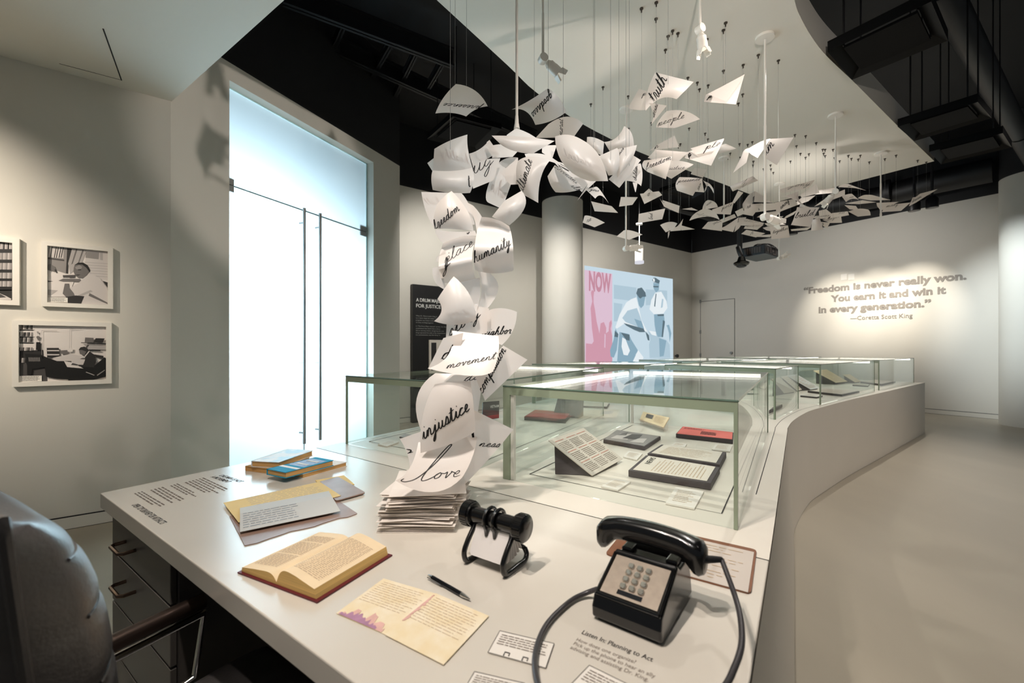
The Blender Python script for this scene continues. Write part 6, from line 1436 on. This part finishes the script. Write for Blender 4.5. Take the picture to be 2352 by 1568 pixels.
# nearest case
B_ = Vector((.3427, 1.815, ZD+.006)); BRv = Vector((.19, .235, .010)); L_p = Vector((.158, 1.84, .952))
T, q, sh = wedge('printed three-column sheet tilted steeply on a dark wedge', B_, B_+BRv, L_p+BRv, L_p, rows=0)
mat('red_print', (206, 128, 108), .8)
def wq(s, t): return q[3].lerp(q[2], s).lerp(q[0].lerp(q[1], s), t)
for i in range(3):
    a = .08+i*.30; b = a+.26
    for j, (t0, t1, m_) in enumerate(((.06, .10, 'red_print'), (.13, .34, 'grey_print'), (.36, .40, 'red_print'), (.42, .64, 'grey_print'), (.66, .70, 'red_print'), (.72, .93, 'grey_print'))):
        bars('print_lines', (wq(a, t0), wq(b, t0), wq(b, t1), wq(a, t1)), 1 if m_ == 'red_print' else 6, m_, sh, .32, .0008, i*7+j, .15)
T, s, sh = tray('typed sheet headed NEWS on the front dark tray', [k5(985, 938), k5(1622, 1038), k5(1692, 915), k5(1122, 822)], .028, rows=0)
qq = lambda x, y: s[0].lerp(s[1], x).lerp(s[3].lerp(s[2], x), y)
text('heading', 'NEWS', qq(.14, .45), qq(.14, .92), s[0]-s[1], .024, 'ink', sh, .015, offn=.0006)
bars('print_lines', (qq(.22, .08), qq(.22, .92), qq(.93, .92), qq(.93, .08)), 15, 'faint_brown', sh, .25, .0006, 5, .35)
T_, s_, sh_ = None, None, None
t_ = [on(*k5(1040, 905), ZD+.031), on(*k5(1130, 835), ZD+.031)]
tray('typed sheet on the rear half of the dark double tray', [k5(1132, 808), k5(1690, 895), k5(1742, 800), k5(1240, 740)], .028, rows=12, sd=6)
T, s, sh = tray('black-and-white photograph on a dark block beside the tilted sheet', [k5(792, 702), k5(1112, 758), k5(1235, 678), k5(895, 628)], .020, 'tone_145', .04, 0)
for kk, (a, b, c_, d_, m_) in enumerate(((.1, .5, .15, .8, 'tone_205'), (.35, .7, .3, .9, 'tone_75'), (.6, .9, .1, .6, 'tone_205'), (.15, .35, .5, .9, 'tone_110'))):
    qq = lambda x, y: s[0].lerp(s[1], x).lerp(s[3].lerp(s[2], x), y)+Vector((0, 0, .0006+.0002*kk)); g = G(); g.add([qq(a, c_), qq(b, c_+.1), qq(b-.05, d_), qq(a+.08, d_-.1)], [(0, 1, 2, 3)]); g.build('photo_shape', m_, sh)
mat('pink_paper', (236, 120, 112), .6)
T, s, sh = tray('salmon pink printed leaflet on a dark block', [k5(1352, 658), k5(1792, 704), k5(1797, 648), k5(1402, 602)], .024, 'pink_paper', .03, 0)
qq = lambda x, y: s[0].lerp(s[1], x).lerp(s[3].lerp(s[2], x), y)
bars('print_lines', (qq(.05, .92), qq(.5, .92), qq(.5, .7), qq(.05, .7)), 3, 'dark_print', sh, .35, .0006, 3, .2)
bars('print_lines', (qq(.42, .62), qq(.72, .62), qq(.72, .2), qq(.42, .2)), 7, 'dark_print', sh, .55, .0006, 5, .1)
# small booklet in a clear holder
hz = lambda x, y, z: on(*k5(x, y), z)
lo0, lo1, hi1, hi0 = hz(1075, 552, ZD+.03), hz(1258, 612, ZD+.03), hz(1302, 536, ZD+.075), hz(1102, 490, ZD+.075)
T = thing('clear_holder', 'clear acrylic stand holding a small cream booklet', 'stand', ((lo0+hi1)/2).xy.to_3d()+Vector((0, 0, ZD)))
n = (lo1-lo0).cross(hi0-lo0).normalized(); n = n if n.z > 0 else -n
e0, e1_ = (lo0-hi0)*.12, (lo1-hi1)*.12
g = G(); g.hexa([x-n*.006 for x in (lo0+e0, lo1+e1_, hi1, hi0)], [x-n*.003 for x in (lo0+e0, lo1+e1_, hi1, hi0)]); g.build('back_plate', 'pale_acrylic', T)
g = G(); g.hexa([x for x in (lo0+e0-n*.004, lo1+e1_-n*.004, lo1+e1_+n*.02, lo0+e0+n*.02)], [x-e0*.1 for x in (lo0+e0-n*.004, lo1+e1_-n*.004, lo1+e1_+n*.02, lo0+e0+n*.02)]); g.build('lip', 'pale_acrylic', T)
g = G()
for a in (lo0, lo1): g.hexa([(a.x, a.y, ZD), (a.x+.003, a.y, ZD), (a.x+.05, a.y+.06, ZD), (a.x+.047, a.y+.06, ZD)], [a-n*.006, a-n*.006+Vector((.003, 0, 0)), a+Vector((.05, .06, .03))-n*.006, a+Vector((.047, .06, .03))-n*.006])
g.build('side_plate', 'pale_acrylic', T)
B2 = thing('booklet', 'small cream booklet with a dark picture in the clear stand', 'booklet', ((lo0+hi1)/2))
g = G(); g.hexa([x-n*.002 for x in (lo0, lo1, hi1, hi0)], [x+n*.004 for x in (lo0, lo1, hi1, hi0)]); bk = g.build('cover', 'page_cream', B2)
qq = lambda x, y: lo0.lerp(lo1, x).lerp(hi0.lerp(hi1, x), y)+n*.0046
g = G(); g.add([qq(.18, .45), qq(.46, .45), qq(.46, .85), qq(.18, .85)], [(0, 1, 2, 3)]); g.build('cover_picture', 'tone_110', bk)
bars('print_lines', (qq(.55, .85), qq(.95, .85), qq(.95, .2), qq(.55, .2)), 6, 'faint_brown', bk, .3, .0005, 8, .2)
cap_('white caption plate in front of the tilted three-column sheet', [k5(775, 1060), k5(905, 1092), k5(1005, 1026), k5(880, 1000)], 1)
cap_('large white caption plate at the front corner of the nearest case', [k5(1272, 1190), k5(1495, 1232), k5(1570, 1100), k5(1352, 1066)], 2)
cap_('white caption plate between the photograph and the double tray', [k5(945, 832), k5(1052, 856), k5(1095, 810), k5(985, 790)], 3)
cap_('white caption plate in front of the pink leaflet', [k5(1628, 776), k5(1770, 792), k5(1788, 746), k5(1660, 734)], 4)
cap_('white caption plate just behind the typed double tray', [k5(1312, 748), k5(1420, 760), k5(1438, 735), k5(1345, 722)], 5)
# case by the door
mat('red_cover', (150, 52, 52), .5)
a0, a1 = V2(.16, 3.02), V2(.42, 3.22)
wedge('dark sloping document behind the red booklet', (.33, 3.42, ZD+.01), (.53, 3.32, ZD+.01), (.60, 3.46, ZD+.20), (.40, 3.56, ZD+.20), 'mount_dark', 0)
tray('red-covered booklet on a dark block in the case by the door', [(1204, 956), (1299, 963), (1313, 947), (1228, 941)], .028, 'red_cover', .04, 0)
T = thing('poster_book', 'dark upright book cover with the word VIETNAM above red', 'book', (-.20, 3.22, ZD))
pv = [at(1108, 946, 3.22), at(1146, 941, 3.28), at(1147, 902, 3.34), at(1109, 905, 3.28)]
dzv = ZD+.004-min(p.z for p in pv); pv = [p+Vector((0, 0, dzv)) for p in pv]
nv = (pv[1]-pv[0]).cross(pv[3]-pv[0]).normalized(); g = G(); g.hexa([p-nv*.012 for p in pv], pv); bo = g.build('cover', 'tone_45', T)
g = G(); g.add([pv[0]+nv*.001, pv[1]+nv*.001, pv[1].lerp(pv[2], .2)+nv*.001, pv[0].lerp(pv[3], .2)+nv*.001], [(0, 1, 2, 3)]); g.build('red_strip', 'red_cover', bo)
lv, rv = pv[0].lerp(pv[3], .62), pv[1].lerp(pv[2], .62); text('cover_word', 'VIETNAM', lv.lerp(rv, .45), lv.lerp(rv, .97), pv[3]-pv[0], .022, 'panel_white', bo, .01, offn=.0012)
cap_('pale caption plate near the glass corner beside the door', [(868, 1019.5), (889, 1024), (916, 1014), (894, 1010)], 6)
tray('small folded grey paper at the front of the case by the door', [(917, 1003), (938, 1007), (950, 999), (930, 996)], .006, 'tone_175', .05, 0)
tray('grey document on a thin block, deep in the case by the door', [(1316, 931), (1395, 934), (1400, 926), (1330, 923)], .016, 'doc_paper', .05, 6, 9)
# case at the bend
def sl(label, lo_px, hi_px, zl, zh, paper='doc_paper', rows=8, sd=1):
    wedge(label, on(*lo_px[0], ZD+zl), on(*lo_px[1], ZD+zl), on(*hi_px[1], ZD+zh), on(*hi_px[0], ZD+zh), paper, rows, sd)
sl('first of two grey sheets sloping side by side just past the bend', [(1800, 903), (1828, 899)], [(1770, 870), (1790, 866)], .012, .20, sd=2)
sl('second grey sheet sloping beside its twin, next to the bluish sheet', [(1832, 897), (1852, 892)], [(1794, 865), (1812, 861)], .012, .20, sd=3)
T = thing('document_bar', 'short dark block standing alone near the bend', 'block', on(1779, 945, ZD)); q = [on(*p, ZD) for p in ((1766, 950), (1790, 940), (1797, 935), (1774, 943))]
g = G(); g.prism([(p.x, p.y) for p in q], ZD, ZD+.028); bevel(g.build('block', 'mount_dark', T), .002); c = sum(q, Vector((0, 0, 0)))/4; g = G(); g.prism([((p.lerp(c, .1)).x, (p.lerp(c, .1)).y) for p in q], ZD+.028, ZD+.030); g.build('sheet', 'tone_110', T)
# long case and end case
sl('large cream sheet on a tall dark wedge near the counter end', [(1920, 878.5), (1947, 875.5)], [(1868, 851), (1899, 848)], .03, .20, 'page_cream', 10, 4)
sl('bluish sheet sloping next to the big cream one', [(1862, 894), (1884, 891)], [(1806, 862), (1830, 859)], .012, .20, 'grey_letter', 9, 5)
sl('small cream sheet on a wedge behind the big cream one', [(1964, 877.5), (1978, 876)], [(1936, 860), (1952, 859)], .015, .13, 'page_cream', 6, 6)
tray('pair of typed sheets on a wide dark tray in the long case', [(1855, 897), (1934, 906), (1974, 898), (1896, 892)], .022, 'doc_paper', .06, 8, 11)
tray('single white sheet on a low dark block near the bend', [(1838, 908), (1876, 911.6), (1890, 908), (1853, 904)], .014, 'label_white', .04, 5, 12)
tray('small cream card on a low block in the long case', [(1958, 883.5), (1994, 886), (1997, 882.6), (1963, 880.5)], .014, 'doc_paper', .04, 4, 13)
tray('wide typed document on a dark tray in the end case', [(1976, 876), (2026, 882), (2057, 875.5), (2009, 871.5)], .024, 'doc_paper', .06, 6, 14)
# inner row
tray('thin dark tray with a sheet in the inner row next to the column', [(1338, 912), (1396, 916), (1406, 910), (1352, 907)], .02, 'doc_paper', .05, 5, 16)
sl('cream photograph sheet sloping in the inner case', [(1676, 868), (1702, 866)], [(1640, 850), (1666, 848)], .015, .16, 'page_cream', 5, 17)
sl('long cream letter sloping in the inner case', [(1724, 864), (1742, 862)], [(1688, 849), (1706, 847)], .015, .16, 'page_cream', 5, 18)
